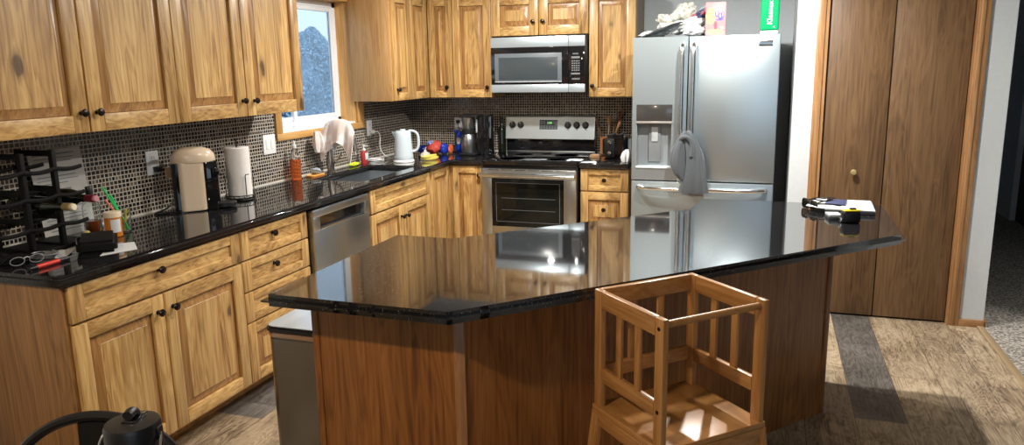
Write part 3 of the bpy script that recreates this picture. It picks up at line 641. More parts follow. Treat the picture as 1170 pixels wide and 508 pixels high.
# range
rg = thing('range', 'freestanding stainless electric range with black glass cooktop', 'stove', (0.900, 0, 0)); RW = 0.740
MB().box(0, RW, -0.640, -0.012, 0.03, 0.885, 0.003).build('range_body', black_metal, rg)
ct = MB().box(-0.001, RW+0.001, -0.672, -0.075, 0.886, 0.918, 0.006).build('cooktop', black_gloss, rg)
MB().box(0.0, RW, -0.675, -0.668, 0.905, 0.917, 0.002).build('front_trim', black_gloss, ct)
for (x, y, r) in ((0.19, -0.50, 0.105), (0.55, -0.50, 0.085), (0.19, -0.22, 0.078), (0.55, -0.22, 0.100), (0.37, -0.17, 0.05)):
    MB().lathe([(r, 0), (r, 0.0006), (r-0.004, 0.0006), (r-0.004, 0)], Matrix.Translation((x, y, 0.9181)), 40).build('burner_ring', burner_ring, ct)
m = MB(); zf = -0.690
m.box(0.004, RW-0.004, zf, -0.642, 0.790, 0.862, 0.004); m.box(0.004, 0.086, zf, -0.642, 0.300, 0.790, 0.004); m.box(RW-0.095, RW-0.004, zf, -0.642, 0.300, 0.790, 0.004); m.box(0.086, RW-0.095, zf, -0.642, 0.300, 0.425, 0.004)
od = m.build('oven_door', steel, rg)
MB().box(0.084, RW-0.093, zf+0.004, -0.645, 0.420, 0.793, 0.001).build('door_window', dark_glass, od)
m = MB()
for a_ in ((0.118, 0.122, 0.46, 0.755), (0.612, 0.616, 0.46, 0.755)): m.box(a_[0], a_[1], zf+0.0025, zf+0.0045, a_[2], a_[3])
for z in (0.46, 0.755): m.box(0.118, 0.616, zf+0.0025, zf+0.0045, z, z+0.003)
m.build('window_border', print_dim, od)
m = MB()
for z in (0.55, 0.64): m.box(0.16, 0.58, zf+0.0030, zf+0.0045, z, z+0.003)
m.build('oven_rack', print_dim, od)
m = MB(); m.tube([(0.006, zf-0.045, 0.818), (RW-0.006, zf-0.045, 0.818)], 0.019, 14, flat=0.75)
for x in (0.02, RW-0.02): m.box(x-0.014, x+0.014, zf-0.045, zf+0.004, 0.806, 0.830, 0.004)
m.build('handle', chrome, od)
m = MB()
for i in range(6): m.box(0.06+i*0.105, 0.145+i*0.105, zf-0.0012, zf+0.002, 0.852, 0.856)
m.build('vent_slots', black_matte, od)
MB().box(0.004, RW-0.004, -0.682, -0.642, 0.06, 0.292, 0.004).build('storage_drawer', steel, rg)
bgd = MB().box(0.0, RW, -0.070, -0.014, 0.915, 1.040, 0.003).build('backguard_riser', black_gloss, rg)
MB().box(0.0, RW, -0.078, -0.070, 0.917, 0.932, 0.002).build('riser_trim', steel, bgd)
b = bmesh.new(); pts = [(-0.105, 1.030), (-0.100, 1.062), (-0.078, 1.205), (-0.064, 1.214), (-0.014, 1.214), (-0.014, 1.028)]
L0 = [b.verts.new((0.0, y, z)) for y, z in pts]; L1 = [b.verts.new((RW, y, z)) for y, z in pts]
b.faces.new(L0); b.faces.new(L1[::-1])
for i in range(len(pts)): b.faces.new((L0[i], L1[i], L1[(i+1) % 6], L0[(i+1) % 6]))
bmesh.ops.recalc_face_normals(b, faces=b.faces[:]); bmesh.ops.bevel(b, geom=b.edges[:], offset=0.003, segments=2, affect='EDGES')
m = MB(); m._merge(b, 0, None, True); cp = m.build('control_panel', simple('panel_steel', (0.58, 0.67, 0.73), 0.32, 0.75), rg)
tilt = math.atan2(0.022, 0.143)
def on_panel(x, z, off=0.0): # frame on the sloped face; z measured height
    y = -0.100+(z-1.062)*0.022/0.143
    return Matrix.Translation((x, y, z)) @ Matrix.Rotation(PI/2+(-tilt), 4, 'X') @ Matrix.Translation((0, 0, off))
for x in (0.058, 0.128, 0.522, 0.595, 0.666):
    k = MB().lathe([(0.027, 0), (0.027, 0.004), (0.022, 0.006), (0.020, 0.020), (0.018, 0.023), (0, 0.024)], on_panel(x, 1.142), 24); k.box(-0.006, 0.006, -0.026, 0.026, 0.004, 0.027, 0.003, 0, on_panel(x, 1.142))
    ko = k.build('control_knob', black_plastic, rg); MB().box(-0.0012, 0.0012, 0.004, 0.024, 0.027, 0.0278, 0, 0, on_panel(x, 1.142)).build('pointer', chrome, ko)
dsp = MB().box(-0.075, 0.075, -0.038, 0.038, 0, 0.0015, 0.0005, 0, on_panel(0.362, 1.145)).build('display', simple('display_glass', (0.05, 0.065, 0.07), 0.2), rg)
text_mesh(None, '2:08', 0.024, led, dsp, on_panel(0.37, 1.158, 0.0016), 'clock_digits', 0.0002)
m = MB()
for r_ in range(2):
    for i in range(6): m.box(-0.066+i*0.023, -0.050+i*0.023, -0.030+r_*0.014, -0.023+r_*0.014, 0.0015, 0.0019, 0, 0, on_panel(0.362, 1.145))
for i in (0, 1, 4.6, 5.4): m.box(-0.066+i*0.022, -0.052+i*0.022, 0.006, 0.013, 0.0015, 0.0019, 0, 0, on_panel(0.362, 1.145)); m.box(-0.066+i*0.022, -0.052+i*0.022, 0.020, 0.027, 0.0015, 0.0019, 0, 0, on_panel(0.362, 1.145))
m.build('touch_pads', print_grey, dsp)
# microwave
mw = thing('microwave', 'over-the-range microwave with stainless bands and black glass door', 'microwave', (0.892, 0, 1.405)); MWd = 0.385; MW = 0.738
MB().box(0.002, MW+0.012, -MWd+0.03, -0.012, 0.0, 0.424, 0.002).build('housing', black_metal, mw)
yF = -MWd-0.004
m = MB(); m.box(0, 0.612, yF, -MWd+0.030, 0.342, 0.418, 0.003, 0); m.box(0, 0.612, yF, -MWd+0.030, 0.006, 0.066, 0.003, 0)
m.box(0, 0.612, yF+0.002, -MWd+0.030, 0.066, 0.342, 0.001, 1)
md = m.build('door', [simple('microwave_steel', (0.56, 0.66, 0.73), 0.38, 0.7), black_gloss], mw)
MB().box(0.030, 0.562, yF, yF+0.006, 0.088, 0.298, 0.001).build('window_frame', simple('window_bezel', (0.13, 0.155, 0.175), 0.3), md)
MB().box(0.062, 0.530, yF-0.0015, yF+0.003, 0.100, 0.268, 0.0005).build('window_glass', mw_glass, md)
MB().box(0.030, 0.562, yF-0.001, yF+0.002, 0.084, 0.089).build('window_lip', grey_light, md)
m = MB(); m.box(0.614, MW, yF, -MWd+0.030, 0.342, 0.418, 0.003, 0); m.box(0.614, MW, yF, -MWd+0.030, 0.006, 0.066, 0.003, 0); m.box(0.614, MW, yF+0.002, -MWd+0.030, 0.066, 0.342, 0.001, 1)
mp = m.build('control_panel', [MATS['microwave_steel'], black_gloss], mw)
m = MB()
for r_ in range(5):
    for i in range(4): m.box(0.638+i*0.0165, 0.649+i*0.0165, yF+0.001, yF+0.0025, 0.162+r_*0.017, 0.171+r_*0.017)
m.box(0.634, 0.702, yF+0.001, yF+0.0025, 0.136, 0.148); m.box(0.636, 0.700, yF+0.001, yF+0.0025, 0.253, 0.268); m.build('keypad', print_grey, mp)
MB().box(0.645, 0.690, yF+0.001, yF+0.0025, 0.282, 0.292).build('display', print_dim, mp); MB().box(0.640, 0.700, yF+0.001, yF+0.0025, 0.098, 0.110).build('start_button', print_dim, mp)
# fridge
fr = thing('refrigerator', 'stainless steel French-door refrigerator with a water dispenser', 'fridge', (2.078, -0.915, 0)); FW = 0.908
MB().box(0.010, FW-0.004, 0.075, 0.875, 0.02, 1.752, 0.004).build('cabinet_body', grey_dark, fr)
MB().box(0.03, FW-0.03, 0.06, 0.10, 0.02, 0.10).build('toe_grille', black_matte, fr)
for hx_ in (0.03, FW-0.12): MB().box(hx_, hx_+0.09, 0.03, 0.12, 1.752, 1.776, 0.004).build('hinge_cover', grey_dark, fr)
# left door with dispenser recess built around the opening
dx0, dx1, dz0, dz1 = 0.028, 0.262, 0.925, 1.345
m = MB(); zt = 1.775; zb = 0.846; xs = 0.352
m.box(0.0, dx0, 0.0, 0.068, zb, zt, 0.0); m.box(dx1, xs, 0.0, 0.068, zb, zt, 0.0); m.box(dx0, dx1, 0.0, 0.068, dz1, zt, 0.0); m.box(dx0, dx1, 0.0, 0.068, zb, dz0, 0.0); m.box(dx0, dx1, 0.062, 0.068, dz0, dz1)
bmesh.ops.remove_doubles(m.bm, verts=m.bm.verts[:], dist=1e-5)
ld_ = m.build('door', steel_door, fr); 
dsx = MB(); dsx.box(dx0, dx1, -0.002, 0.006, 1.235, dz1, 0.001); dpn = dsx.build('dispenser_panel', simple('dispenser_dark', (0.055, 0.052, 0.050), 0.15, coat=0.5, noise=0.3), ld_)
m = MB(); m.box(dx0, dx0+0.004, 0.0, 0.06, dz0, 1.235); m.box(dx1-0.004, dx1, 0.0, 0.06, dz0, 1.235); m.box(dx0, dx1, 0.055, 0.061, dz0, 1.235); m.box(dx0, dx1, 0.0, 0.06, 1.228, 1.236)
m.build('dispenser_recess', grey_mid, ld_)
MB().box(dx0, dx1, -0.010, 0.004, 1.222, 1.236, 0.002).build('dispenser_bar', simple('bar_warm_grey', (0.45, 0.43, 0.40), 0.3, 0.5), ld_)
MB().box(dx0, dx1, -0.006, 0.056, 0.925, 0.938, 0.003).build('drip_tray', simple('tray_pale', (0.70, 0.80, 0.84), 0.3), ld_)
pd = MB().box(0.105, 0.185, 0.044, 0.054, 0.965, 1.215, 0.003).build('dispenser_paddle', simple('paddle_grey', (0.19, 0.205, 0.215), 0.35), ld_)
MB().box(0.124, 0.166, 0.038, 0.046, 1.100, 1.195, 0.002).build('nozzle', grey_light, pd)
m = MB(); m.box(xs+0.006, FW, 0.0, 0.068, zb, zt, 0.006); rd = m.build('door', steel_door, fr)
bd = MB().box(0.780, 0.862, -0.003, 0.002, 1.703, 1.736, 0.001).build('badge_frame', chrome, rd)
MB().box(0.784, 0.858, -0.0042, -0.002, 1.711, 1.728).build('badge', simple('badge_blue_grey', (0.10, 0.14, 0.18), 0.4), bd)
fz = MB().box(0.0, FW, 0.0, 0.068, 0.11, 0.838, 0.006).build('freezer_drawer', steel_door, fr)
for x, par in ((0.322, ld_), (0.392, rd)):
    m = MB(); m.tube([(x, 0.0, 1.722), (x, -0.034, 1.716), (x, -0.054, 1.69), (x, -0.060, 1.50), (x, -0.062, 1.28), (x, -0.060, 1.06), (x, -0.054, 0.885), (x, -0.034, 0.858), (x, 0.0, 0.852)], 0.0165, 12, smoothpath=2, flat=1.0)
    m.build('handle', steel_bar, par)
m = MB(); m.tube([(0.045, 0.0, 0.800), (0.050, -0.030, 0.800), (0.10, -0.052, 0.798), (0.30, -0.060, 0.797), (0.60, -0.060, 0.797), (0.80, -0.052, 0.798), (0.855, -0.030, 0.80), (0.860, 0.0, 0.800)], 0.0145, 12, smoothpath=2); m.build('handle', chrome, fz)

# ------------------------------------------------------------------ island
il = thing('kitchen_island', 'angled kitchen island base with vertical reddish wood panels', 'island', (0, 0, 0))
base = [(1.510, -3.860), (2.045, -3.860), (3.240, -2.400), (3.240, -2.010), (2.66, -2.010), (2.62, -2.33), (1.735, -3.205), (1.510, -3.205)]
MB().prism(base, 0.0, 0.875).build('panelling', island_wood, il)
def edge_strip(mb, p, q, t=0.004, w0=0, w1=None):
    pass
m = MB(); m.box(1.504, 1.530, -3.866, -3.840, 0, 0.874, 0.003); m.build('corner_trim', island_wood, il)
M2 = Matrix.Translation((2.045, -3.860, 0)) @ Matrix.Rotation(math.radians(25), 4, 'Z')
MB().box(-0.020, 0.016, -0.006, 0.02, 0, 0.874, 0.003, 0, M2).build('corner_trim', wood('pale_corner_wood', 'z', [(0.3, (0.30, 0.13, 0.045)), (0.7, (0.46, 0.24, 0.10))], streak=0), il)
M3 = Matrix.Translation((3.240, -2.400, 0)) @ Matrix.Rotation(math.radians(50.7), 4, 'Z')
MB().box(-0.030, 0.004, -0.005, 0.02, 0, 0.874, 0.003, 0, M3).build('corner_trim', island_wood, il)
top = [(1.456, -4.057), (2.100, -4.068), (3.485, -2.655), (3.492, -1.968), (2.615, -1.960), (2.585, -2.273), (1.720, -3.148), (1.458, -3.143)]
tag(MB().prism(top, 0.875, 0.915, 0.017, seg=6).build('island_countertop', granite_m, None, 50), 'black speckled granite top of the angled island', 'countertop')

# stainless bin left of the island
bn = thing('trash_bin', 'tall stainless steel trash bin tucked against the left end of the island', 'bin', (1.330, -3.500, 0))
m = MB(); b = bmesh.new()
def rrect(hx, hy, r, z, n=5):
    out = []
    for cx, cy, a0 in ((hx-r, hy-r, 0), (-hx+r, hy-r, 90), (-hx+r, -hy+r, 180), (hx-r, -hy+r, 270)):
        for i in range(n+1):
            a = math.radians(a0+90*i/n); out.append((cx+r*math.cos(a), cy+r*math.sin(a)))
    return out
m.prism(rrect(0.155, 0.185, 0.035, 0), 0.02, 0.615, 0.004); m.build('bin_body', simple('bin_steel', (0.24, 0.23, 0.22), 0.22, 1.0), bn)
MB().prism(rrect(0.153, 0.183, 0.035, 0), 0.0, 0.02).build('base_ring', black_plastic, bn)
MB().prism(rrect(0.158, 0.188, 0.036, 0), 0.618, 0.636, 0.003).build('lid_rim', simple('copper_rim', (0.55, 0.38, 0.28), 0.2, 1.0), bn)
lid = MB().prism(rrect(0.164, 0.194, 0.040, 0), 0.636, 0.662, 0.008).build('lid', black_plastic, bn)
MB().prism(rrect(0.158, 0.188, 0.036, 0), 0.6615, 0.6640, 0.001).build('lid_plate', simple('window_sheen_lid', (0.62, 0.70, 0.76), 0.22, 0.45), lid)  # window reflection put into the pale blue lid colour

# ------------------------------------------------------------------ toddler tower
tw = thing('toddler_tower', 'bamboo toddler step tower with slatted sides against the island', 'step stool', (2.7145, -3.754, 0), math.radians(44.8))
hx, hy, zt, zp = 0.189, 0.172, 0.932, 0.555
m = MB().box(-hx-0.004, hx+0.004, -hy-0.004, hy+0.004, zp-0.018, zp, 0.003); m.build('platform', bamboo_h, tw)
def rail(nm, x0, x1, y0, y1, z0, z1): return MB().box(x0, x1, y0, y1, z0, z1, 0.004).build(nm, bamboo_h, tw)
PW = 0.038; PT = 0.020
for sx in (-1, 1):
    xa, xb = (sx*hx, sx*(hx-PT))
    for sy in (-1, 1):
        y_ = sy*(hy-PW/2)
        po = MB().box(xa, xb, y_-PW/2, y_+PW/2, zp-0.005, zt, 0.004).build('post', bamboo_v, tw)
        if sy == -1:
            for z in (zt-0.030, zp+0.105): MB().lathe([(0.006, 0), (0.006, 0.002), (0.003, 0.0025), (0, 0.0015)], Matrix.Translation((sx*(hx-0.0005), y_, z)) @ Matrix.Rotation(sx*PI/2, 4, 'Y'), 12).build('bolt_head', black_metal, po)
    rail('side_rail', xa, xb, -hy+PW, hy-PW, zt-0.055, zt); rail('side_rail', xa, xb, -hy+PW, hy-PW, zp+0.085, zp+0.130)
    for k in (-1, 1): MB().box(sx*(hx-0.004), sx*(hx-PT+0.004), k*0.047-0.013, k*0.047+0.013, zp+0.128, zt-0.053, 0.003).build('slat', bamboo_v, tw)
    rail('lower_rail', sx*(hx+0.006), sx*(hx-0.016), -hy-0.004, hy+0.004, zp-0.062, zp-0.018)
rail('back_rail', -hx+PT, hx-PT, hy-PT, hy, zt-0.055, zt); rail('back_rail', -hx+PT, hx-PT, hy-PT, hy, zp+0.085, zp+0.130)
for k in (-1, 1): MB().box(k*0.055-0.013, k*0.055+0.013, hy-PT+0.004, hy-0.004, zp+0.128, zt-0.053, 0.003).build('slat', bamboo_v, tw)
rail('front_rail', -hx+0.01, hx-0.01, -hy-0.004, -hy+0.016, zp-0.072, zp-0.018)
rail('rear_lower_rail', -hx+0.01, hx-0.01, hy-0.016, hy+0.004, zp-0.062, zp-0.018)
MB().cyl((-hx+0.005, -hy+0.019, zt-0.020), (hx-0.005, -hy+0.019, zt-0.020), 0.0105).build('grab_bar', bamboo_h, tw)
for sx in (-1, 1):
    for sy in (-1, 1):
        b = bmesh.new(); tx, ty = sx*(hx-0.006), sy*(hy-0.014); bx, by = sx*(hx+0.055), sy*(hy+(0.030 if sy < 0 else 0.0))
        vs = []
        for (cx, cy, z) in ((bx, by, 0.0), (tx, ty, zp-0.018)):
            for ax, ay in ((-1, -1), (1, -1), (1, 1), (-1, 1)): vs.append(b.verts.new((cx+ax*0.011, cy+ay*0.020, z)))
        b.faces.new(vs[:4][::-1]); b.faces.new(vs[4:])
        for i in range(4): b.faces.new((vs[i], vs[(i+1) % 4], vs[4+(i+1) % 4], vs[4+i]))
        bmesh.ops.bevel(b, geom=b.edges[:], offset=0.003, segments=2, affect='EDGES'); m = MB(); m._merge(b, 0, None, True); m.build('leg', bamboo_v, tw)
rail('stretcher', -hx-0.025, hx+0.025, -hy-0.022, -hy-0.004, 0.20, 0.235); rail('stretcher', -hx-0.025, hx+0.025, hy-0.024, hy-0.006, 0.20, 0.235)
MB().box(-hx-0.01, hx+0.01, -hy-0.01, hy-0.05, 0.238, 0.254, 0.003).build('step', bamboo_h, tw)

# ------------------------------------------------------------------ things on the left counter
CZ = 0.9155
def plate(label, y, z, kind, wall='left', x=0):
    if wall == 'left': o = thing('wall_outlet' if kind == 'outlet' else 'light_switch', label, 'outlet' if kind == 'outlet' else 'switch', (T+0.0005, y, z), RB)
    else: o = thing('wall_outlet', label, 'outlet', (x, -T-0.0005, z), 0)
    wd = 0.041 if kind == 'outlet' else 0.060
    MB().box(-wd, wd, -0.006, 0, -0.060, 0.060, 0.003).build('cover_plate', white_plastic, o)
    if kind == 'outlet':
        for s_ in (-1, 1):
            r_ = MB().box(-0.018, 0.018, -0.009, -0.005, s_*0.026-0.017, s_*0.026+0.017, 0.003).build('socket', white_plastic, o)
            for q in (-1, 1): MB().box(q*0.007-0.0012, q*0.007+0.0012, -0.0096, -0.0088, s_*0.026-0.006, s_*0.026+0.008).build('slot', black_matte, r_)
    else:
        for q in (-1, 1):
            r_ = MB().box(q*0.024-0.012, q*0.024+0.012, -0.009, -0.005, -0.030, 0.030, 0.002).build('rocker', white_plastic, o)
    return o
plate('white wall outlet with a black plug, beside the coffee pod machine', -2.958, 1.162, 'outlet')
plate('white double light switch plate left of the window', -2.010, 1.160, 'switch')
plate('white wall outlet between the window and the kettle', -0.758, 1.160, 'outlet')
plate('white wall outlet behind the drip coffee maker', 0, 1.135, 'outlet', 'back', 0.452)
# plug and cord of the pod machine
cdp = thing('power_cord', 'black power cord of the pod machine with a tan label near its plug', 'cord', (0.03, -2.95, 1.13))
MB().box(-0.010, 0.022, -0.016, 0.018, -0.014, 0.014, 0.005).build('plug', black_plastic, cdp)
MB().tube([(0.015, 0.01, 0), (0.03, 0.04, -0.01), (0.03, 0.085, -0.07), (0.025, 0.09, -0.14), (0.03, 0.04, -0.19), (0.04, -0.03, -0.206), (0.05, -0.12, -0.209), (0.10, -0.05, -0.209), (0.16, -0.04, -0.209)], 0.0045, 8, smoothpath=3).build('cable', black_plastic, cdp)
MB().box(0.026, 0.034, 0.022, 0.060, -0.050, 0.000, 0.002).build('label_tag', tan_card, cdp)
# pod coffee machine: its front points along the counter, side towards the room
pm = thing('pod_coffee_machine', 'cream and black coffee pod machine between the outlet and the paper towels', 'coffee machine', (0.196, -2.872, CZ), math.radians(47))
MB().prism([(x-0.008, y) for x, y in rrect(0.106, 0.052, 0.02, 0)], 0.0, 0.245, 0.004).build('core', black_gloss, pm)
MB().prism([(x-0.024, y) for x, y in rrect(0.066, 0.064, 0.030, 0, 8)], 0.004, 0.248, 0.004).build('cream_shell', cream, pm)
m = MB(); m.lathe([(1.0, 0.0), (1.02, 0.012), (0.98, 0.040), (0.82, 0.066), (0.5, 0.081), (0.0, 0.086)], Matrix.Translation((-0.006, 0, 0.246)) @ Matrix.Diagonal((0.105, 0.068, 0.90, 1)), 36); m.build('domed_head', cream, pm)
MB().box(0.038, 0.104, -0.054, 0.054, 0.03, 0.250, 0.012).build('brew_front', black_gloss, pm)
MB().lathe([(0.0, -0.022), (0.014, -0.017), (0.021, 0), (0.014, 0.017), (0, 0.022)], Matrix.Translation((0.092, -0.050, 0.195)), 20).build('lever_ball', black_gloss, pm)
tr = MB().lathe([(0.058, 0), (0.058, 0.016), (0.054, 0.019), (0, 0.019)], Matrix.Translation((0.128, 0, 0.010)), 30).build('drip_tray', black_plastic, pm)
MB().box(0.06, 0.15, -0.03, 0.03, 0.0, 0.018, 0.003).build('tray_arm', black_plastic, pm)
# paper towel roll in a wire holder
ph = thing('paper_towel_holder', 'black wire paper towel holder between the pod machine and the switch plate', 'holder', (0.205, -2.555, CZ))
m = MB()
for r_, z in ((0.078, 0.006), (0.078, 0.028), (0.045, 0.006)): m.tube([(r_*math.cos(a*PI/12), r_*math.sin(a*PI/12), z) for a in range(25)], 0.003, 6)
for a in range(18): m.tube([(0.045*math.cos(a*PI/9), 0.045*math.sin(a*PI/9), 0.006), (0.078*math.cos(a*PI/9+.17), 0.078*math.sin(a*PI/9+.17), 0.006), (0.078*math.cos(a*PI/9), 0.078*math.sin(a*PI/9), 0.028)], 0.0018, 5)
m.tube([(-0.045, 0, 0.006), (0.045, 0, 0.006)], 0.003, 6); m.tube([(0, -0.045, 0.006), (0, 0.045, 0.006)], 0.003, 6); m.build('wire_base', black_metal, ph)
for a in (-2.3, -0.45, 0.9, 2.6):
    c_, s_ = math.cos(a), math.sin(a); MB().tube([(0.074*c_, 0.074*s_, 0.02), (0.074*c_, 0.074*s_, 0.135), (0.080*c_, 0.080*s_, 0.143), (0.115*c_, 0.115*s_, 0.148)], 0.0026, 6).build('wire_arm', black_metal, ph)
MB().tube([(0, 0, 0.006), (0, 0, 0.325)], 0.004, 8).lathe([(0, -0.006), (0.006, 0), (0.007, 0.005), (0.0, 0.012)], Matrix.Translation((0, 0, 0.322)), 12).build('centre_rod', black_metal, ph)
pr = MB().lathe([(0.019, 0.002), (0.060, 0.0), (0.064, 0.004), (0.064, 0.272), (0.060, 0.276), (0.020, 0.274), (0.019, 0.15), (0.019, 0.002)], None, 40)
pr = pr.build('paper_towel_roll', towel_paper, None, loc=(0.205, -2.555, CZ+0.012)); tag(pr, 'white roll of paper towels standing in the black wire holder', 'paper towels')

# wine rack, bottles and what lies around it
wr = thing('wine_rack', 'black ladder-sided wine rack in the near corner of the counter', 'wine rack', (0.19, -3.79, CZ))
for yy in (-0.085, 0.050):
    m = MB()
    for xx in (-0.085, 0.095): m.box(xx-0.011, xx+0.011, yy-0.009, yy+0.009, 0, 0.400, 0.002)
    for z in (0.005, 0.125, 0.235, 0.375): m.box(-0.074, 0.084, yy-0.008, yy+0.008, z, z+0.022, 0.002)
    m.build('side_frame', black_matte, wr)
for zz in (0.105, 0.220, 0.325):
    for xx in (-0.098, 0.108):
        pts = []
        for i in range(33):
            y_ = -0.235+i*0.40/32; pts.append((xx, y_, zz+0.004-0.009*abs(math.sin((y_+0.235)/0.14*PI))))
        MB().tube(pts, 0.0055, 8, flat=1.5).build('scalloped_rail', black_matte, wr)
MB().box(-0.10, 0.11, -0.235, 0.185, 0.008, 0.020, 0.002).build('bottom_shelf', black_matte, wr)
def wine_bottle(label, y, z, foil, tip, grp='wine bottles in the rack'):
    o = thing('wine_bottle', label, 'bottle', (0.045, y, z), 0, grp); M = Matrix.Rotation(PI/2, 4, 'Y')
    MB().lathe([(0, 0.008), (0.028, 0), (0.036, 0.008), (0.0365, 0.185), (0.030, 0.212), (0.016, 0.235), (0.0145, 0.30), (0.0145, 0.305), (0, 0.305)], M, 28).build('glass_body', bottle_glass, o)
    MB().lathe([(0.0150, 0.243), (0.0155, 0.300), (0.0162, 0.302), (0.0162, 0.311), (0.0148, 0.313), (0.0, 0.3135)], M, 20).build('foil_cap', foil, o)
    if tip: MB().lathe([(0.0135, 0.3135), (0.0135, 0.322), (0.011, 0.325), (0, 0.325)], M, 16).build('cork', tip, o)
wine_bottle('wine bottle with a gold neck and cream cork lying in the rack', -3.742, 1.092, foil_gold, cork)
wine_bottle('wine bottle with a dark red neck foil lying in the rack, nearer the jars', -3.634, 1.107, foil_red, simple('pink_seal', (0.55, 0.25, 0.30), 0.4))
ms = thing('instruction_sheet', 'printed grey instruction sheet leaning on the tiles behind the wine rack', 'paper', (0.060, -3.505, CZ), 0)
Mt = Matrix.Rotation(math.radians(-6.5), 4, 'Y')
MB().box(-0.001, 0.001, -0.130, 0.130, 0, 0.375, 0, 0, Mt).build('sheet', paper_dim, ms)
m = MB(); rnd = random.Random(4)
for i in range(22):
    z = 0.352-i*0.0155; y_ = -0.115
    if i in (3, 9, 14): continue
    m.box(0.001, 0.0016, y_+rnd.uniform(0, .02), 0.10-rnd.uniform(0, .07), z, z+0.004 if i % 5 else z+0.008, 0, 0, Mt)
m.build('print_lines', print_grey, ms)
wk = thing('liquor_bottle', 'clear glass liquor bottle with a dark cap and amber liquid at the bottom', 'bottle', (0.130, -3.455, CZ))
MB().lathe([(0.030, 0.0), (0.036, 0.004), (0.0365, 0.115), (0.030, 0.140), (0.014, 0.160), (0.012, 0.175), (0.0118, 0.176), (0.010, 0.176), (0.012, 0.158), (0.028, 0.138), (0.0335, 0.114), (0.0335, 0.007), (0, 0.006)], None, 28).build('glass_body', glass, wk)
MB().lathe([(0.0325, 0.0075), (0.0325, 0.056), (0, 0.056)], None, 28).build('amber_liquid', whisky, wk)
MB().lathe([(0.0148, 0.166), (0.0148, 0.204), (0.013, 0.207), (0, 0.207)], None, 20).build('cap', black_plastic, wk)
pb = thing('pill_bottle', 'orange translucent bottle with a white lid and label, beside the glass jar', 'bottle', (0.285, -3.492, CZ))
MB().lathe([(0.031, 0), (0.034, 0.003), (0.034, 0.086), (0.031, 0.092), (0, 0.092)], None, 28).build('bottle_body', amber, pb)
MB().lathe([(0.0355, 0.086), (0.0355, 0.106), (0.034, 0.108), (0, 0.108)], None, 28).build('lid', simple('cream_lid', (0.78, 0.66, 0.48), 0.4), pb)
lb = MB(); b = bmesh.new(); vs = [[b.verts.new((0.0346*math.cos(a), 0.0346*math.sin(a), z)) for a in [math.radians(d_) for d_ in range(-60, 11, 10)]] for z in (0.022, 0.078)]
for i in range(7): b.faces.new((vs[0][i], vs[0][i+1], vs[1][i+1], vs[1][i]))
lb._merge(b, 0, None, True); lb.build('label', paper, pb)
gj = thing('glass_jar', 'clear glass jar holding straws beside the orange bottle', 'jar', (0.248, -3.402, CZ))
MB().lathe([(0.028, 0), (0.032, 0.004), (0.033, 0.105), (0.031, 0.105), (0.0300, 0.008), (0, 0.006)], None, 28).build('jar_glass', glass, gj)
for i, (mt, dx, dy, h, lab) in enumerate(((green_straw, -0.05, -0.042, 0.205, 'green drinking straw leaning in the glass jar, tallest'), (green_straw, -0.03, -0.022, 0.165, 'shorter green drinking straw in the glass jar'), (red_straw, -0.035, -0.05, 0.15, 'pinkish red drinking straw in the glass jar'), (yellow, 0.018, 0.005, 0.10, 'yellow drinking straw low in the glass jar'))):
    tag(MB().tube([(0.256-dx*0.25, -3.402-dy*0.2, CZ+0.009), (0.248+dx, -3.402+dy, CZ+h)], 0.0042, 8).build('drinking_straw', mt), lab, 'straw', 'straws in the glass jar')
st = thing('bottle_stopper', 'small pale yellow cork stopper in front of the liquor bottle', 'stopper', (0.225, -3.575, CZ))
MB().lathe([(0.009, 0), (0.010, 0.018), (0, 0.018)], None, 16).build('plug', pale_wood, st); MB().lathe([(0.0, 0.018), (0.013, 0.022), (0.014, 0.030), (0.008, 0.038), (0, 0.039)], None, 16).build('ball_top', simple('pale_yellow', (0.75, 0.62, 0.20), 0.4), st)
pc = thing('zip_pouch', 'black fabric zip pouch lying at the counter edge', 'pouch', (0.405, -3.690, CZ), math.radians(-44))
m = MB(); m.prism(rrect(0.115, 0.072, 0.02, 0), 0.0, 0.050, 0.014, seg=3); m.build('pouch_body', black_matte, pc)
MB().tube([(-0.10, -0.066, 0.042), (0, -0.074, 0.044), (0.10, -0.066, 0.042)], 0.003, 6).build('zipper', black_gloss, pc)
def sheet(label, pts, z, mat=paper, th=0.0012, curl=0.0, name='paper_sheet', cat='paper'):
    b = bmesh.new(); n = 6; g = []
    (ax, ay), (bx, by), (cx, cy), (dx, dy) = pts
    for i in range(n+1):
        for j in range(n+1):
            u, v = i/n, j/n
            x = (ax*(1-u)+bx*u)*(1-v)+(dx*(1-u)+cx*u)*v; y = (ay*(1-u)+by*u)*(1-v)+(dy*(1-u)+cy*u)*v
            g.append(b.verts.new((x, y, z+curl*(u*u)*(0.5+0.5*v))))
    fs = [b.faces.new((g[i*(n+1)+j], g[(i+1)*(n+1)+j], g[(i+1)*(n+1)+j+1], g[i*(n+1)+j+1])) for i in range(n) for j in range(n)]
    r = bmesh.ops.extrude_face_region(b, geom=fs)
    for v in [q for q in r['geom'] if isinstance(q, bmesh.types.BMVert)]: v.co.z += th
    bmesh.ops.recalc_face_normals(b, faces=b.faces[:]); m = MB(); m._merge(b, 0, None, True); return tag(m.build(name, mat), label, cat)
sheet('folded white paper between the wine rack and the black pouch', [(0.255, -3.87), (0.12, -3.66), (0.29, -3.56), (0.40, -3.76)], CZ, curl=0.012)
sheet('second white paper sticking out in front of the folded one', [(0.31, -3.90), (0.26, -3.78), (0.35, -3.75), (0.42, -3.86)], CZ+0.002, curl=0.004)
sheet('white paper under the far side of the black pouch', [(0.52, -3.79), (0.40, -3.62), (0.46, -3.56), (0.575, -3.66)], CZ-0.0003)
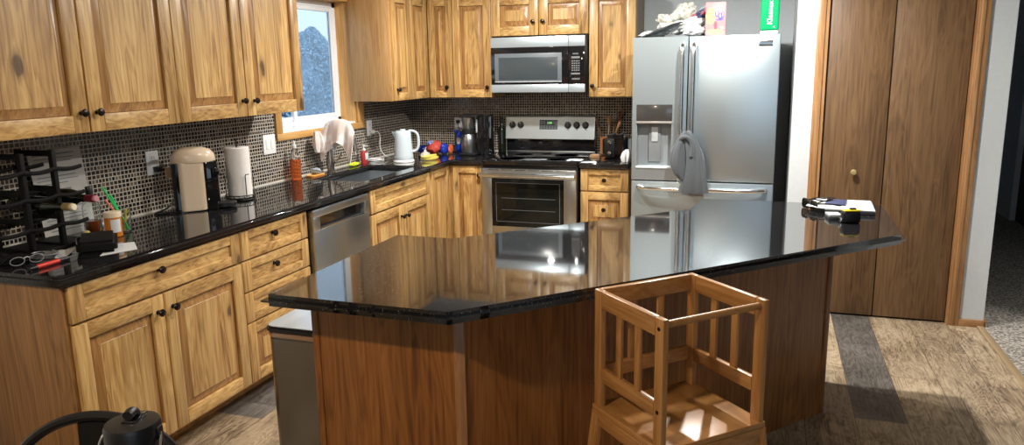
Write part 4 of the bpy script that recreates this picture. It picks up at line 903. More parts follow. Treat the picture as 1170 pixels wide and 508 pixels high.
# pen, glasses, cable coil, case
pn = thing('marker_pen', 'red marker pen with a black cap at the counter corner', 'pen', (0.462, -4.010, CZ+0.009), math.radians(93))
MB().cyl((0, 0, 0), (0.095, 0, 0), 0.0085, 0.0085, 14).build('barrel', red, pn); MB().cyl((0.095, 0, 0), (0.140, 0, 0), 0.0092, 0.0080, 14).build('cap', black_plastic, pn); MB().cyl((-0.03, 0, 0), (0, 0, 0), 0.006, 0.0085, 14).build('tip', black_plastic, pn)
eg = thing('eyeglasses', 'folded eyeglasses with thin dark grey frames behind the red marker', 'glasses', (0.375, -3.975, CZ), math.radians(70))
for s_ in (-1, 1):
    MB().tube([(s_*0.032+0.024*math.cos(a*PI/8), 0, 0.022+0.015*math.sin(a*PI/8)) for a in range(17)], 0.0018, 6).build('rim', grey_mid, eg)
    MB().tube([(s_*0.058, 0, 0.036), (s_*0.060, 0.02, 0.036), (-s_*0.050, 0.026+0.006*s_, 0.030), (-s_*0.075, 0.030+0.006*s_, 0.014)], 0.0024, 6).build('temple', black_gloss, eg)
MB().tube([(-0.009, 0, 0.030), (0, 0, 0.034), (0.009, 0, 0.030)], 0.002, 6).build('bridge', grey_light, eg)
ck = thing('earphone_case', 'black rounded case beside the eyeglasses', 'case', (0.30, -3.985, CZ), math.radians(60))
MB().prism(rrect(0.055, 0.035, 0.02, 0), 0, 0.034, 0.010, seg=3).build('case_body', black_matte, ck)
cb = MB(); rnd = random.Random(3); pts = []
for i in range(90):
    a = i*0.42; r_ = 0.050+0.012*math.sin(i*0.9); pts.append((r_*math.cos(a)*1.2, r_*math.sin(a), 0.006+0.018*abs(math.sin(i*0.37))))
tag(cb.tube(pts, 0.0036, 6, smoothpath=1).build('cable_coil', black_plastic, loc=(0.215, -3.99, CZ)), 'tangled black cable at the foot of the wine rack', 'cable')
cb = MB(); pts = [(0.034*math.cos(i*0.5)*1.6+0.0006*i, 0.034*math.sin(i*0.5), 0.006+0.0005*i) for i in range(42)]
tag(cb.tube(pts, 0.0032, 6, smoothpath=1).build('cable_coil', simple('grey_cable', (0.22, 0.23, 0.25), 0.3)), 'small grey coiled cable next to the folded paper', 'cable').location = (0.335, -3.885, CZ)

# ---- around the sink
sb = thing('soap_bottle', 'clear bottle of orange dish soap behind the sink', 'soap bottle', (0.070, -1.835, CZ), RB)
MB().lathe([(1, 0), (1.04, 0.006), (1.04, 0.115), (1.0, 0.135), (0.0, 0.136)], Matrix.Diagonal((0.034, 0.032, 1, 1)), 28).build('orange_soap', orange_soap, sb)
MB().lathe([(1.03, 0.1365), (0.98, 0.160), (0.62, 0.190), (0.42, 0.200), (0.42, 0.204), (0, 0.204)], Matrix.Diagonal((0.034, 0.032, 1, 1)), 28).build('bottle_shoulder', glass, sb)
MB().lathe([(0.014, 0.204), (0.014, 0.224), (0.008, 0.228), (0.007, 0.246), (0.011, 0.248), (0.0, 0.252)], None, 20).build('squirt_cap', simple('cloudy_white', (0.70, 0.74, 0.74), 0.35), sb)
tryo = thing('sponge_tray', 'shallow orange tray beside the faucet', 'tray', (0.095, -1.655, CZ), RB)
MB().prism(rrect(0.075, 0.032, 0.02, 0), 0.0, 0.008, 0.002).build('tray_base', simple('orange_tray', (0.72, 0.28, 0.06), 0.3), tryo)
MB().tube([(x, y, 0.010) for x, y in rrect(0.073, 0.030, 0.02, 0)+[rrect(0.073, 0.030, 0.02, 0)[0]]], 0.003, 6).build('tray_rim', simple('yellow_rim', (0.80, 0.55, 0.15), 0.3), tryo)
tag(MB().blob((0, 0, 0.026), (0.042, 0.024, 0.020), amp=0.22, seed=5, f=2.5).build('scrub_pad', simple('pale_scrubber', (0.50, 0.60, 0.66), 0.5, noise=0.4, nscale=90), loc=(0.085, -1.635, CZ+0.006)), 'crumpled pale blue scrub pad on the orange tray', 'scrubber')
fa = thing('faucet', 'brushed nickel gooseneck faucet with a side lever, behind the sink', 'faucet', (0.115, -1.495, CZ))
MB().lathe([(0.030, 0), (0.030, 0.006), (0.024, 0.012), (0.026, 0.05), (0.027, 0.085), (0.020, 0.14), (0.0145, 0.19), (0.0135, 0.21), (0, 0.21)], None, 28).build('base_column', nickel, fa)
arc = [(0, 0, 0.19), (0, 0, 0.25)]+[(0.090-0.090*math.cos(a*PI/10), 0, 0.255+0.088*math.sin(a*PI/10)) for a in range(1, 10)]+[(0.183, 0, 0.25), (0.190, 0, 0.225)]
MB().tube(arc, 0.0125, 14, smoothpath=1).build('gooseneck', nickel, fa)
MB().cyl((0.188, 0, 0.235), (0.200, 0, 0.150), 0.0145, 0.0165, 18).build('spray_head', nickel, fa)
MB().tube([(0.022, 0.0, 0.075), (0.045, 0.010, 0.080), (0.060, 0.030, 0.110), (0.064, 0.038, 0.135)], [0.008, 0.005], 10, smoothpath=2).cyl((0.0, 0, 0.075), (0.040, 0.006, 0.078), 0.013, 0.011).build('lever', nickel, fa)
# towel over the gooseneck: a folded sheet draped on both sides of the arch
def drape(name, label, cat, prof, halfw, mat, loc, rz, th=0.010, seed=2, fold=0.010, group=None, nf=3.0, arch=0.0):
    """prof: centre-line points (x, z) across the fold; the cloth is 2*halfw wide along y"""
    b = bmesh.new(); n = 18; rnd = random.Random(seed); ph = rnd.random()*6; g = []
    P = [Vector((x, 0, z)) for x, z in prof]
    for _ in range(2):
        q = [P[0]]
        for a, c in zip(P, P[1:]): q += [a*0.75+c*0.25, a*0.25+c*0.75]
        q.append(P[-1]); P = q
    L_ = len(P)
    for i, p in enumerate(P):
        t = (P[min(i+1, L_-1)]-P[max(i-1, 0)]).normalized(); nrm = Vector((-t.z, 0, t.x)); e = abs(i/(L_-1)-0.5)*2
        for j in range(n+1):
            v = j/n*2-1
            w = halfw(i/(L_-1)) if callable(halfw) else halfw
            off = fold*e*(math.sin(v*nf+ph+i*0.05)+0.5*math.sin(v*nf*2.3+2*ph)); dz = -0.012*e*math.cos(v*2.2+ph)-arch*v*v*v*v*(1-0.3*e)+0.035*e*e*math.sin(v*3.1+1.0)
            g.append(b.verts.new(p+nrm*off+Vector((0, v*w, dz))))
    fs = [b.faces.new((g[i*(n+1)+j], g[(i+1)*(n+1)+j], g[(i+1)*(n+1)+j+1], g[i*(n+1)+j+1])) for i in range(L_-1) for j in range(n)]
    bmesh.ops.recalc_face_normals(b, faces=fs); bmesh.ops.solidify(b, geom=fs, thickness=th)
    m = MB(); m._merge(b, 0, None, True); o = m.build(name, mat, None, 70); o.location = loc; o.rotation_euler = (0, 0, rz); return tag(o, label, cat, group)
drape('dish_towel', 'pale pink dish towel draped over the gooseneck faucet', 'towel',
      [(0.062, 0.175), (0.052, 0.240), (0.038, 0.310), (0.018, 0.358), (0.0, 0.368), (-0.018, 0.358), (-0.036, 0.320), (-0.050, 0.265), (-0.062, 0.215)],
      lambda t: 0.104+0.022*math.sin(t*5), pink_towel, (0.200, -1.500, CZ), math.radians(-90), 0.006, 5, 0.016, nf=6, arch=0.085)
tag(MB().loft([(0.0, 0.0, 0.0, 0.020, 0.026), (0.004, 0.0, 0.05, 0.034, 0.040), (0.0, 0.004, 0.10, 0.030, 0.036), (-0.004, 0, 0.14, 0.016, 0.02)], ripple=0.20, k=5, seed=3).build('wash_cloth', pink_towel, loc=(0.085, -1.580, 1.065)), 'bunched pale cloth hanging at the left of the towel on the faucet', 'cloth')
tag(MB().blob((0, 0, 0.014), (0.022, 0.070, 0.014), amp=0.18, seed=8).build('cleaning_sponge', lime, loc=(0.085, -1.135, CZ)), 'lime green cleaning cloth behind the sink', 'sponge')
hs = thing('hand_soap_bottle', 'small bottle of red hand soap with a white pump, right of the lime sponge', 'soap bottle', (0.085, -0.985, CZ), RB)
MB().lathe([(1, 0), (1.05, 0.006), (1.05, 0.075), (0.8, 0.092), (0.4, 0.098), (0, 0.098)], Matrix.Diagonal((0.034, 0.021, 1, 1)), 28).build('bottle_body', red_soap, hs)
MB().box(-0.021, 0.021, -0.0228, -0.021, 0.030, 0.080, 0.0005).build('label', simple('pale_label', (0.70, 0.76, 0.80), 0.5), hs)
MB().lathe([(0.012, 0.096), (0.012, 0.110), (0.004, 0.113), (0.004, 0.130), (0.009, 0.132), (0.009, 0.138), (0, 0.140)], None, 18).tube([(0, 0, 0.134), (0.0, -0.030, 0.130)], 0.004, 8).build('pump', white_plastic, hs)
# kettle
kt = thing('electric_kettle', 'pale white electric kettle standing near the corner', 'kettle', (0.335, -0.830, CZ+0.021), math.radians(22))
MB().lathe([(0.071, 0.0), (0.073, 0.006), (0.071, 0.03), (0.064, 0.15), (0.061, 0.196), (0.058, 0.206), (0.050, 0.214), (0.0, 0.219)], None, 40).build('kettle_body', kettle_white, kt)
b = bmesh.new(); sp = [(-0.050, -0.030, 0.206), (-0.050, 0.030, 0.206), (-0.088, 0.0, 0.208), (-0.058, -0.014, 0.155), (-0.058, 0.014, 0.155)]
v = [b.verts.new(p) for p in sp]
for q in ((0, 2, 1), (0, 3, 2), (2, 4, 1), (3, 4, 2), (0, 1, 4, 3)): b.faces.new([v[i] for i in q])
bmesh.ops.recalc_face_normals(b, faces=b.faces[:]); bmesh.ops.bevel(b, geom=b.edges[:], offset=0.004, segments=2, affect='EDGES'); m = MB(); m._merge(b, 0, None, True); m.build('spout', kettle_white, kt)
MB().tube([(0.045, 0, 0.212), (0.085, 0, 0.210), (0.112, 0, 0.185), (0.118, 0, 0.13), (0.112, 0, 0.085), (0.095, 0, 0.060), (0.066, 0, 0.055)], 0.0125, 12, smoothpath=2, flat=0.8).build('handle', kettle_white, kt)
MB().lathe([(0.022, 0.2175), (0.022, 0.222), (0.018, 0.225), (0, 0.225)], None, 20).build('lid_knob', kettle_white, kt)
tag(MB().lathe([(0.078, 0), (0.080, 0.004), (0.076, 0.016), (0.066, 0.0205), (0, 0.0205)], None, 40).build('kettle_base', white_plastic, loc=(0.335, -0.830, CZ)), 'round white power base under the electric kettle', 'kettle base')
kc = thing('power_cord', 'white kettle cord looping from the outlet down to the counter', 'cord', (0.03, -0.75, 1.13))
MB().box(-0.010, 0.020, -0.014, 0.014, -0.012, 0.014, 0.004).build('plug', white_plastic, kc)
MB().tube([(0.018, 0.0, 0), (0.045, 0.015, 0.005), (0.055, 0.03, -0.03), (0.05, 0.02, -0.10), (0.055, 0.03, -0.16), (0.09, 0.06, -0.20), (0.15, 0.02, -0.209), (0.23, -0.03, -0.209)], 0.0036, 8, smoothpath=3).build('cable', white_plastic, kc)
MB().tube([(0.08+0.052*math.cos(a*0.35), -0.10+0.075*math.sin(a*0.35), -0.209+0.0016*a*0.35) for a in range(36)], 0.0036, 8).build('cord_loop', white_plastic, kc)
# produce and packets in the corner
for i, (x, y, z, r_, lab) in enumerate(((0.405, -0.600, 0.0, 0.040, 'white garlic bulb behind the kettle handle'), (0.452, -0.640, 0.0, 0.026, 'smaller garlic bulb in front of the larger bulb'))):
    g = thing('garlic_bulb', lab, 'garlic', (x, y, CZ), 0, 'garlic bulbs by the kettle')
    m = MB(); b = bmesh.new(); pr_ = [(0.25, 0), (0.85, 0.10), (1.0, 0.45), (0.8, 0.85), (0.3, 1.15), (0.14, 1.5)]
    rings = [[b.verts.new((r_*q*(1+0.07*math.cos(9*a))*math.cos(a), r_*q*(1+0.07*math.cos(9*a))*math.sin(a), z_*r_*1.15)) for a in [2*PI*k/36 for k in range(36)]] for q, z_ in pr_]
    for p_, q_ in zip(rings, rings[1:]):
        for k in range(36): b.faces.new((p_[k], p_[(k+1) % 36], q_[(k+1) % 36], q_[k]))
    b.faces.new(rings[0][::-1]); b.faces.new(rings[-1]); m._merge(b, 0, None, True); m.build('cloves', garlic, g)
    MB().tube([(0, 0, 1.6*r_), (0.004, 0.002, 2.1*r_)], [0.10*r_, 0.06*r_], 8).build('stem', garlic, g)
for i, (dz, da, lab) in enumerate(((-0.002, 0, 'ripe banana lying in front of the wrapped packets'), (0.014, 0.22, 'upper banana resting on the other banana'))):
    bn_ = thing('banana', lab, 'banana', (0.505, -0.700, CZ+0.017+dz), math.radians(58)+da, 'bananas')
    pts = [(0.085*math.sin(t), 0.055*(1-math.cos(t)), 0) for t in [(-1.15+2.3*k/12) for k in range(13)]]
    b = bmesh.new(); rings = []
    for k, p in enumerate(pts):
        a = -1.15+2.3*k/12; r_ = 0.0145*min(1, 0.35+0.65*max(0, math.sin(PI*k/12))**0.5); t = Vector((math.cos(a), math.sin(a), 0)); nn = Vector((-math.sin(a), math.cos(a), 0))
        rings.append([b.verts.new(Vector(p)+nn*math.cos(q*PI/3)*r_+Vector((0, 0, 1))*math.sin(q*PI/3)*r_) for q in range(6)])
    for p_, q_ in zip(rings, rings[1:]):
        for k in range(6): b.faces.new((p_[k], p_[(k+1) % 6], q_[(k+1) % 6], q_[k]))
    b.faces.new(rings[0][::-1]); b.faces.new(rings[-1]); m = MB(); m._merge(b, 0, None, True); m.build('peel', banana_m, bn_, 60)
    MB().tube([(0.076, 0.034, 0), (0.098, 0.056, 0.002)], [0.006, 0.0045], 8).build('stem', simple('banana_stem', (0.35, 0.30, 0.08), 0.6), bn_)
def packet(label, c, r, mat, seed, name='snack_packet', cat='packet', acc=None):
    o = thing(name, label, cat, (c[0], c[1], CZ))
    MB().blob((0, 0, r[2]), r, amp=0.12, seed=seed, f=2.2).build('wrapper', mat, o)
    if acc: MB().blob((acc[0], acc[1], acc[2]), acc[3], amp=0.2, seed=seed+3).build('printed_patch', acc[4], o)
    return o
packet('red and orange round snack packet in the corner', (0.345, -0.300), (0.066, 0.055, 0.056), simple('red_orange_wrapper', (0.74, 0.10, 0.07), 0.28, noise=0.45, nscale=30), 3, acc=(-0.015, -0.012, 0.090, (0.040, 0.040, 0.020), simple('silver_blue_print', (0.30, 0.33, 0.62), 0.3)))
packet('crinkled blue snack packet left of the carafe', (0.432, -0.295), (0.036, 0.040, 0.044), blue, 5)
packet('dark blue packet partly behind the red one', (0.255, -0.310), (0.050, 0.045, 0.036), simple('dark_blue_wrapper', (0.01, 0.02, 0.16), 0.3, noise=0.3), 7)
packet('small orange packet squeezed beside the blue bag', (0.487, -0.290), (0.020, 0.030, 0.040), orange_w, 9)
bb = thing('tall_blue_bag', 'tall blue printed bag standing behind the carafe handle', 'bag', (0.520, -0.150, CZ))
MB().loft([(0, 0, 0.0, 0.045, 0.028), (0, 0, 0.04, 0.050, 0.032), (0.002, 0, 0.12, 0.047, 0.028), (0, 0, 0.165, 0.050, 0.012), (0, 0, 0.185, 0.052, 0.004)], ripple=0.05, k=6, jitter=0.001, seed=4).build('bag', blue, bb)
m = MB(); m.blob((-0.008, -0.030, 0.10), (0.020, 0.005, 0.026), amp=0.3, seed=2); m.build('white_print', white_plastic, bb)
# drip coffee maker and carafe
cm = thing('coffee_maker', 'black drip coffee maker with a brushed steel brew cup', 'coffee maker', (0.778, -0.250, CZ))
MB().prism(rrect(0.054, 0.072, 0.02, 0), 0.0, 0.318, 0.008, 0).build('water_tower', black_gloss, cm)
MB().box(-0.180, -0.04, -0.135, 0.065, 0.0, 0.022, 0.006).build('hot_plate', black_plastic, cm)
MB().box(-0.175, -0.02, -0.130, 0.060, 0.300, 0.322, 0.006).build('lid', black_plastic, cm)
MB().lathe([(0.036, 0.205), (0.043, 0.215), (0.054, 0.300), (0, 0.300)], Matrix.Translation((-0.118, -0.070, 0)), 30).build('brew_cup', steel, cm)
MB().box(-0.050, -0.038, -0.079, -0.070, 0.18, 0.285, 0.002).build('water_gauge', grey_light, cm)
cf_ = thing('thermal_carafe', 'stainless thermal carafe with a black handle in the coffee maker', 'carafe', (0.660, -0.322, CZ+0.0225))
MB().lathe([(0.053, 0.0), (0.057, 0.006), (0.056, 0.10), (0.050, 0.135), (0.040, 0.150), (0, 0.150)], None, 36).build('carafe_body', steel, cf_)
MB().lathe([(0.044, 0.146), (0.050, 0.152), (0.049, 0.176), (0.030, 0.184), (0, 0.184)], None, 30).build('lid', black_plastic, cf_)
MB().tube([(-0.040, -0.01, 0.170), (-0.075, -0.02, 0.175), (-0.100, -0.025, 0.150), (-0.104, -0.025, 0.10), (-0.100, -0.025, 0.050)], 0.0105, 10, smoothpath=2, flat=0.8).build('handle', black_plastic, cf_)
gbt = thing('oil_bottle', 'dark green glass bottle between the coffee maker and the range', 'bottle', (0.855, -0.070, CZ))
MB().lathe([(0.028, 0), (0.032, 0.005), (0.032, 0.165), (0.026, 0.195), (0.013, 0.222), (0.012, 0.270), (0.014, 0.272), (0.014, 0.280), (0, 0.280)], None, 28).build('glass_body', bottle_glass, gbt)
MB().lathe([(0.0125, 0.2805), (0.011, 0.292), (0, 0.292)], None, 16).build('stopper', black_plastic, gbt)
pl2 = thing('power_cord', 'black plug and cord of the coffee maker at the back outlet', 'cord', (0.452, -0.024, 1.16))
MB().box(-0.014, 0.014, -0.020, 0.004, -0.012, 0.014, 0.004).build('plug', black_plastic, pl2)
MB().tube([(0.0, -0.018, -0.008), (0.01, -0.03, -0.05), (0.05, -0.03, -0.12), (0.15, -0.02, -0.20), (0.28, -0.02, -0.235)], 0.0035, 8, smoothpath=2).build('cable', black_plastic, pl2)

# ---- right of the range
ts = thing('toaster', 'black two-slice toaster with chrome knobs, beside the fridge', 'toaster', (1.866, -0.300, CZ))
MB().prism(rrect(0.096, 0.140, 0.045, 0, 8), 0.008, 0.182, 0.034, seg=6).build('toaster_body', black_gloss, ts)
MB().box(-0.070, 0.006, -0.150, -0.132, 0.020, 0.158, 0.010).build('control_panel', black_plastic, ts)
for z in (0.050, 0.130): MB().lathe([(0.014, 0), (0.014, 0.010), (0.009, 0.014), (0, 0.014)], to_front(-0.034, z, -0.150), 18).build('knob', chrome, ts)
for x in (-0.032, 0.032): MB().box(x-0.012, x+0.012, -0.09, 0.09, 0.1815, 0.1840, 0.0005).build('bread_slot', grey_dark, ts)
MB().box(-0.08, 0.08, -0.12, 0.12, 0, 0.010, 0.003).build('foot_base', black_matte, ts)
uc_ = thing('utensil_crock', 'terracotta coloured utensil crock behind the toaster', 'crock', (1.735, -0.085, CZ))
MB().lathe([(0.040, 0), (0.046, 0.006), (0.050, 0.13), (0.048, 0.133), (0.045, 0.130), (0.041, 0.010), (0, 0.009)], None, 28).build('crock', simple('terracotta_glaze', (0.42, 0.16, 0.045), 0.3), uc_)
def utensil(label, dx, dy, h, head, mat, hz, roll):
    o = thing('wooden_spoon' if head == 'spoon' else 'spatula', label, 'utensil', (1.735+dx*0.25, -0.085+dy*0.25, CZ+0.012), 0, 'wooden utensils in the crock')
    p0 = Vector((0, 0, 0)); p1 = Vector((dx, dy, h)); d_ = (p1-p0).normalized()
    MB().tube([p0, p1], [0.0045, 0.0055], 8).build('handle', mat, o)
    Mx = Matrix.Translation(p1+d_*0.022) @ d_.to_track_quat('Z', 'Y').to_matrix().to_4x4() @ Matrix.Rotation(roll, 4, 'Z')
    m = MB()
    if head == 'spoon': m.lathe([(0, -0.046), (0.6, -0.034), (1.3, 0.0), (1.05, 0.032), (0, 0.044)], Mx @ Matrix.Diagonal((hz, 0.007, 1, 1)), 20)
    else: m.box(-hz, hz, -0.004, 0.004, -0.03, 0.055, 0.003, 0, Mx)
    m.build('spoon_bowl' if head == 'spoon' else 'blade', mat, o)
utensil('dark round-headed wooden spoon leaning left in the crock', -0.055, -0.01, 0.225, 'spoon', dark_spoon, 0.026, 0.2)
utensil('pale wooden spoon upright in the middle of the crock', 0.022, -0.02, 0.235, 'spoon', pale_wood, 0.022, 0.3)
utensil('tallest dark spatula leaning right in the crock', 0.085, 0.0, 0.275, 'spatula', dark_spoon, 0.026, 0.4)
utensil('dark narrow wooden spatula behind the pale spoon', 0.055, 0.02, 0.245, 'spatula', dark_spoon, 0.028, -0.1)
utensil('light brown wooden spoon leaning right, in front of the tallest spatula', 0.075, -0.025, 0.20, 'spoon', simple('brown_spoon', (0.30, 0.14, 0.06), 0.5), 0.014, 1.0)
wbk = thing('soap_dish', 'small pale wooden dish in front of the utensil crock', 'dish', (1.700, -0.330, CZ), 0)
MB().prism(rrect(0.040, 0.026, 0.008, 0), 0, 0.012, 0.002).build('dish_base', pale_wood, wbk); MB().prism(rrect(0.036, 0.022, 0.008, 0), 0.013, 0.028, 0.003).build('wood_block', simple('pale_block', (0.55, 0.36, 0.20), 0.5), wbk)
wg = thing('white_bag', 'small white plastic bag tucked between the toaster and the fridge', 'bag', (1.968, -0.520, CZ))
MB().loft([(0, 0, 0, 0.026, 0.04), (0, 0, 0.03, 0.036, 0.045), (0.004, 0, 0.065, 0.030, 0.035), (0.01, 0, 0.088, 0.014, 0.015)], ripple=0.12, k=5, seed=6).build('bag', white_plastic, wg)

# ---- on and around the fridge
FT = 1.7765
def cloth_blob(name, label, c, r, mat, seed, rot=0, amp=0.22, f=2.4, tilt=0.0):
    m = MB(); m.blob((0, 0, 0), r, amp=amp, seed=seed, f=f, sub=4); o = m.build(name, mat, None, 80); o.location = c; o.rotation_euler = (0, tilt, rot); return tag(o, label, 'cloth', 'cloths piled on the fridge')
cloth_blob('folded_cloth', 'flat charcoal cloth sloping over the front of the pile on the fridge', (2.235, -0.800, FT+0.045), (0.150, 0.080, 0.012), dark_cloth, 11, 0.1, 0.15, 2, -0.35)
cloth_blob('folded_cloth', 'white folded cloth under the left end of the pile on the fridge', (2.175, -0.690, FT+0.024), (0.090, 0.080, 0.022), white_cloth, 12, 0.2)
cloth_blob('folded_cloth', 'cream bunched cloth with dark marks, left in the pile on the fridge', (2.270, -0.690, FT+0.105), (0.068, 0.060, 0.050), dotted_cloth, 13, 0.2, 0.3)
cloth_blob('folded_cloth', 'cream printed rolled cloth, topmost of the pile on the fridge', (2.368, -0.640, FT+0.165), (0.080, 0.055, 0.052), dotted_cloth, 14, 0.0, 0.2, 2, -0.4)
cloth_blob('folded_cloth', 'large white cloth in the middle of the pile on the fridge', (2.400, -0.690, FT+0.078), (0.125, 0.090, 0.040), white_cloth, 15, 0.1, 0.25, 2, -0.25)
cloth_blob('folded_cloth', 'navy patterned cloth sticking up at the right of the pile', (2.480, -0.650, FT+0.135), (0.062, 0.050, 0.035), navy_cloth, 16, 0.1, 0.25, 2.5, -0.4)
cloth_blob('folded_cloth', 'rolled white cloth at the right foot of the pile beside the pink box', (2.450, -0.780, FT+0.036), (0.080, 0.045, 0.034), white_cloth, 17, -0.1, 0.18)
cloth_blob('folded_cloth', 'pale blue-grey cloth end poking up highest at the right of the pile', (2.490, -0.640, FT+0.182), (0.046, 0.022, 0.014), simple('pale_blue_cloth', (0.42, 0.50, 0.60), 0.8, noise=0.3), 18, 0.0, 0.15, 2, -0.5)
cloth_blob('folded_cloth', 'black fabric under the pile next to the pink box', (2.505, -0.700, FT+0.030), (0.050, 0.060, 0.028), dark_cloth, 19)
px = thing('snack_box', 'pink and yellow printed cardboard box standing on the fridge', 'box', (2.588, -0.830, FT), math.radians(2))
MB().box(-0.062, 0.062, -0.026, 0.026, 0, 0.205, 0.002).build('carton', pink, px)
rnd = random.Random(9)
def blotch(par, nm, mat, cx, cz, rx, rz_, y, seed, n=9):
    r0 = random.Random(seed); b = bmesh.new(); k = 18
    vs = [b.verts.new((cx+rx*math.cos(2*PI*i/k)*r0.uniform(.8, 1.15), y, cz+rz_*math.sin(2*PI*i/k)*r0.uniform(.8, 1.15))) for i in range(k)]
    f_ = b.faces.new(vs); r = bmesh.ops.extrude_face_region(b, geom=[f_])
    for v in [q for q in r['geom'] if isinstance(q, bmesh.types.BMVert)]: v.co.y += 0.0006
    bmesh.ops.recalc_face_normals(b, faces=b.faces[:]); m = MB(); m._merge(b, 0); return m.build(nm, mat, par)
blotch(px, 'yellow_splash', card_yellow, -0.030, 0.120, 0.030, 0.055, -0.0268, 1); blotch(px, 'yellow_splash', card_yellow, 0.000, 0.022, 0.052, 0.018, -0.0268, 2); blotch(px, 'pale_splash', simple('cream_print', (0.90, 0.80, 0.58), 0.5), 0.010, 0.160, 0.045, 0.018, -0.0268, 3)
for i, (cx, cz, rx, rz_) in enumerate(((0.006, 0.135, 0.013, 0.022), (0.026, 0.118, 0.012, 0.020), (0.042, 0.125, 0.010, 0.024), (0.024, 0.098, 0.022, 0.008))): blotch(px, 'blue_logo_shape', card_blue, cx, cz, rx, rz_, -0.0275, 20+i)
for i, (cx, cz, rx, rz_) in enumerate(((0.007, 0.137, 0.006, 0.014), (0.027, 0.120, 0.005, 0.012), (0.042, 0.127, 0.004, 0.015))): blotch(px, 'pink_logo_inset', simple('pale_pink_print%d' % i, (0.86, 0.55, 0.62), 0.5), cx, cz, rx, rz_, -0.0283, 30+i)
blotch(px, 'red_print', card_red, 0.0, 0.062, 0.010, 0.026, -0.0272, 41); blotch(px, 'white_print', white_plastic, 0.040, 0.048, 0.010, 0.008, -0.0272, 42)
gp = thing('tissue_pack', 'green film-wrapped tissue pack standing on the right end of the fridge', 'tissue pack', (2.915, -0.860, FT), 0)
m = MB(); m.loft([(0, 0, 0.006, 0.052, 0.034), (0, 0, 0.02, 0.0555, 0.040), (0, 0, 0.13, 0.0565, 0.041), (0, 0, 0.24, 0.0555, 0.040), (0, 0, 0.256, 0.050, 0.034)], ripple=0.0, seg=4, jitter=0.0, M=Matrix.Rotation(0, 4, 'Z')); m.bm.free()
MB().prism(rrect(0.0555, 0.040, 0.012, 0), 0.018, 0.262, 0.008).build('green_wrap', green_film, gp)
MB().prism(rrect(0.053, 0.038, 0.012, 0), 0.0, 0.018, 0.003).build('white_base', white_plastic, gp)
Mg = Matrix.Translation((0.002, -0.0404, 0.125)) @ Matrix.Rotation(PI/2, 4, 'X') @ Matrix.Rotation(PI/2, 4, 'Z')
text_mesh(None, 'Kleenex', 0.043, white_plastic, gp, Mg, 'lettering', 0.0005, 0.0008)
text_mesh(None, '4', 0.020, white_plastic, gp, Matrix.Translation((0.026, -0.0404, 0.040)) @ Matrix.Rotation(PI/2, 4, 'X') @ Matrix.Rotation(PI/2, 4, 'Z'), 'numeral', 0.0005)
tf = thing('hand_towel', 'grey hand towel knotted around the fridge door handles', 'towel', (2.44, -1.000, 0.80))
m = MB()
m.loft([(-0.020, 0.0, 0.070, 0.016, 0.014), (-0.034, 0.0, 0.105, 0.034, 0.022), (-0.045, 0.0, 0.17, 0.046, 0.026), (-0.042, 0.0, 0.24, 0.044, 0.026), (-0.030, 0.0, 0.30, 0.034, 0.024), (-0.012, 0.0, 0.355, 0.024, 0.020), (0.0, 0.0, 0.385, 0.012, 0.012)], ripple=0.13, k=4, seed=8)
m.build('left_fold', grey_towel, tf, 70)
m = MB()
m.loft([(0.055, -0.002, -0.020, 0.086, 0.018), (0.056, -0.002, 0.0, 0.084, 0.022), (0.058, -0.002, 0.10, 0.066, 0.026), (0.058, 0.0, 0.18, 0.058, 0.028), (0.050, 0.0, 0.25, 0.052, 0.028), (0.032, 0.0, 0.31, 0.040, 0.026), (0.015, 0.0, 0.36, 0.028, 0.022), (0.004, 0.0, 0.385, 0.014, 0.014)], ripple=0.14, k=5, seed=2)
m.build('right_fold', grey_towel, tf, 70)
MB().tube([(-0.030, -0.018, 0.335), (0.0, -0.030, 0.350), (0.030, -0.022, 0.330), (0.045, -0.020, 0.28), (0.040, -0.022, 0.22)], 0.014, 10, smoothpath=2).build('knot_band', grey_towel, tf)

# ---- on the island
ib = thing('tablet_box', 'flat grey-sided white box lying on the right end of the island', 'box', (3.318, -2.125, CZ), math.radians(-3))
MB().box(-0.105, 0.105, -0.135, 0.135, 0, 0.016, 0.002).build('box_base', grey_dark, ib); MB().box(-0.107, 0.107, -0.137, 0.137, 0.013, 0.020, 0.002).build('box_lid', grey_mid, ib)
ibz = CZ+0.0202
sheet('large white printed sheet spread over the flat box on the island', [(3.165, -2.235), (3.415, -2.265), (3.425, -1.985), (3.205, -1.985)], ibz, paper, 0.001, 0.0, 'paper_sheet')
sheet('smaller white sheet sticking out at the left of the flat box', [(3.125, -2.20), (3.20, -2.26), (3.235, -2.00), (3.175, -1.985)], CZ+0.0215+0.001, paper, 0.0008, 0.0)
nb = thing('passport_booklet', 'navy blue booklet on the white sheets', 'booklet', (3.265, -2.085, ibz+0.002), math.radians(-8))
MB().box(-0.045, 0.045, -0.070, 0.070, 0, 0.006, 0.001).build('cover', navy, nb); MB().box(-0.043, 0.046, -0.068, 0.068, 0.001, 0.005, 0).build('pages', paper, nb)
tm = thing('tape_measure', 'black and yellow tape measure on the island in front of the flat box', 'tape measure', (3.297, -2.445, CZ), math.radians(18))
MB().box(-0.038, 0.038, -0.022, 0.022, 0, 0.052, 0.010, 0, None, 3).build('case', black_plastic, tm); MB().box(-0.034, 0.034, -0.018, 0.018, 0.050, 0.0565, 0.003).build('yellow_top', yellow, tm)
MB().box(-0.006, 0.020, -0.008, 0.008, 0.056, 0.064, 0.003).build('lock_button', black_plastic, tm); MB().box(-0.046, -0.036, -0.010, 0.010, 0.002, 0.022, 0.001).build('tape_hook', chrome, tm)
gb_ = thing('sticky_note_pad', 'small grey card pack between the tape measure and the white sheet', 'pad', (3.235, -2.365, CZ), math.radians(10))
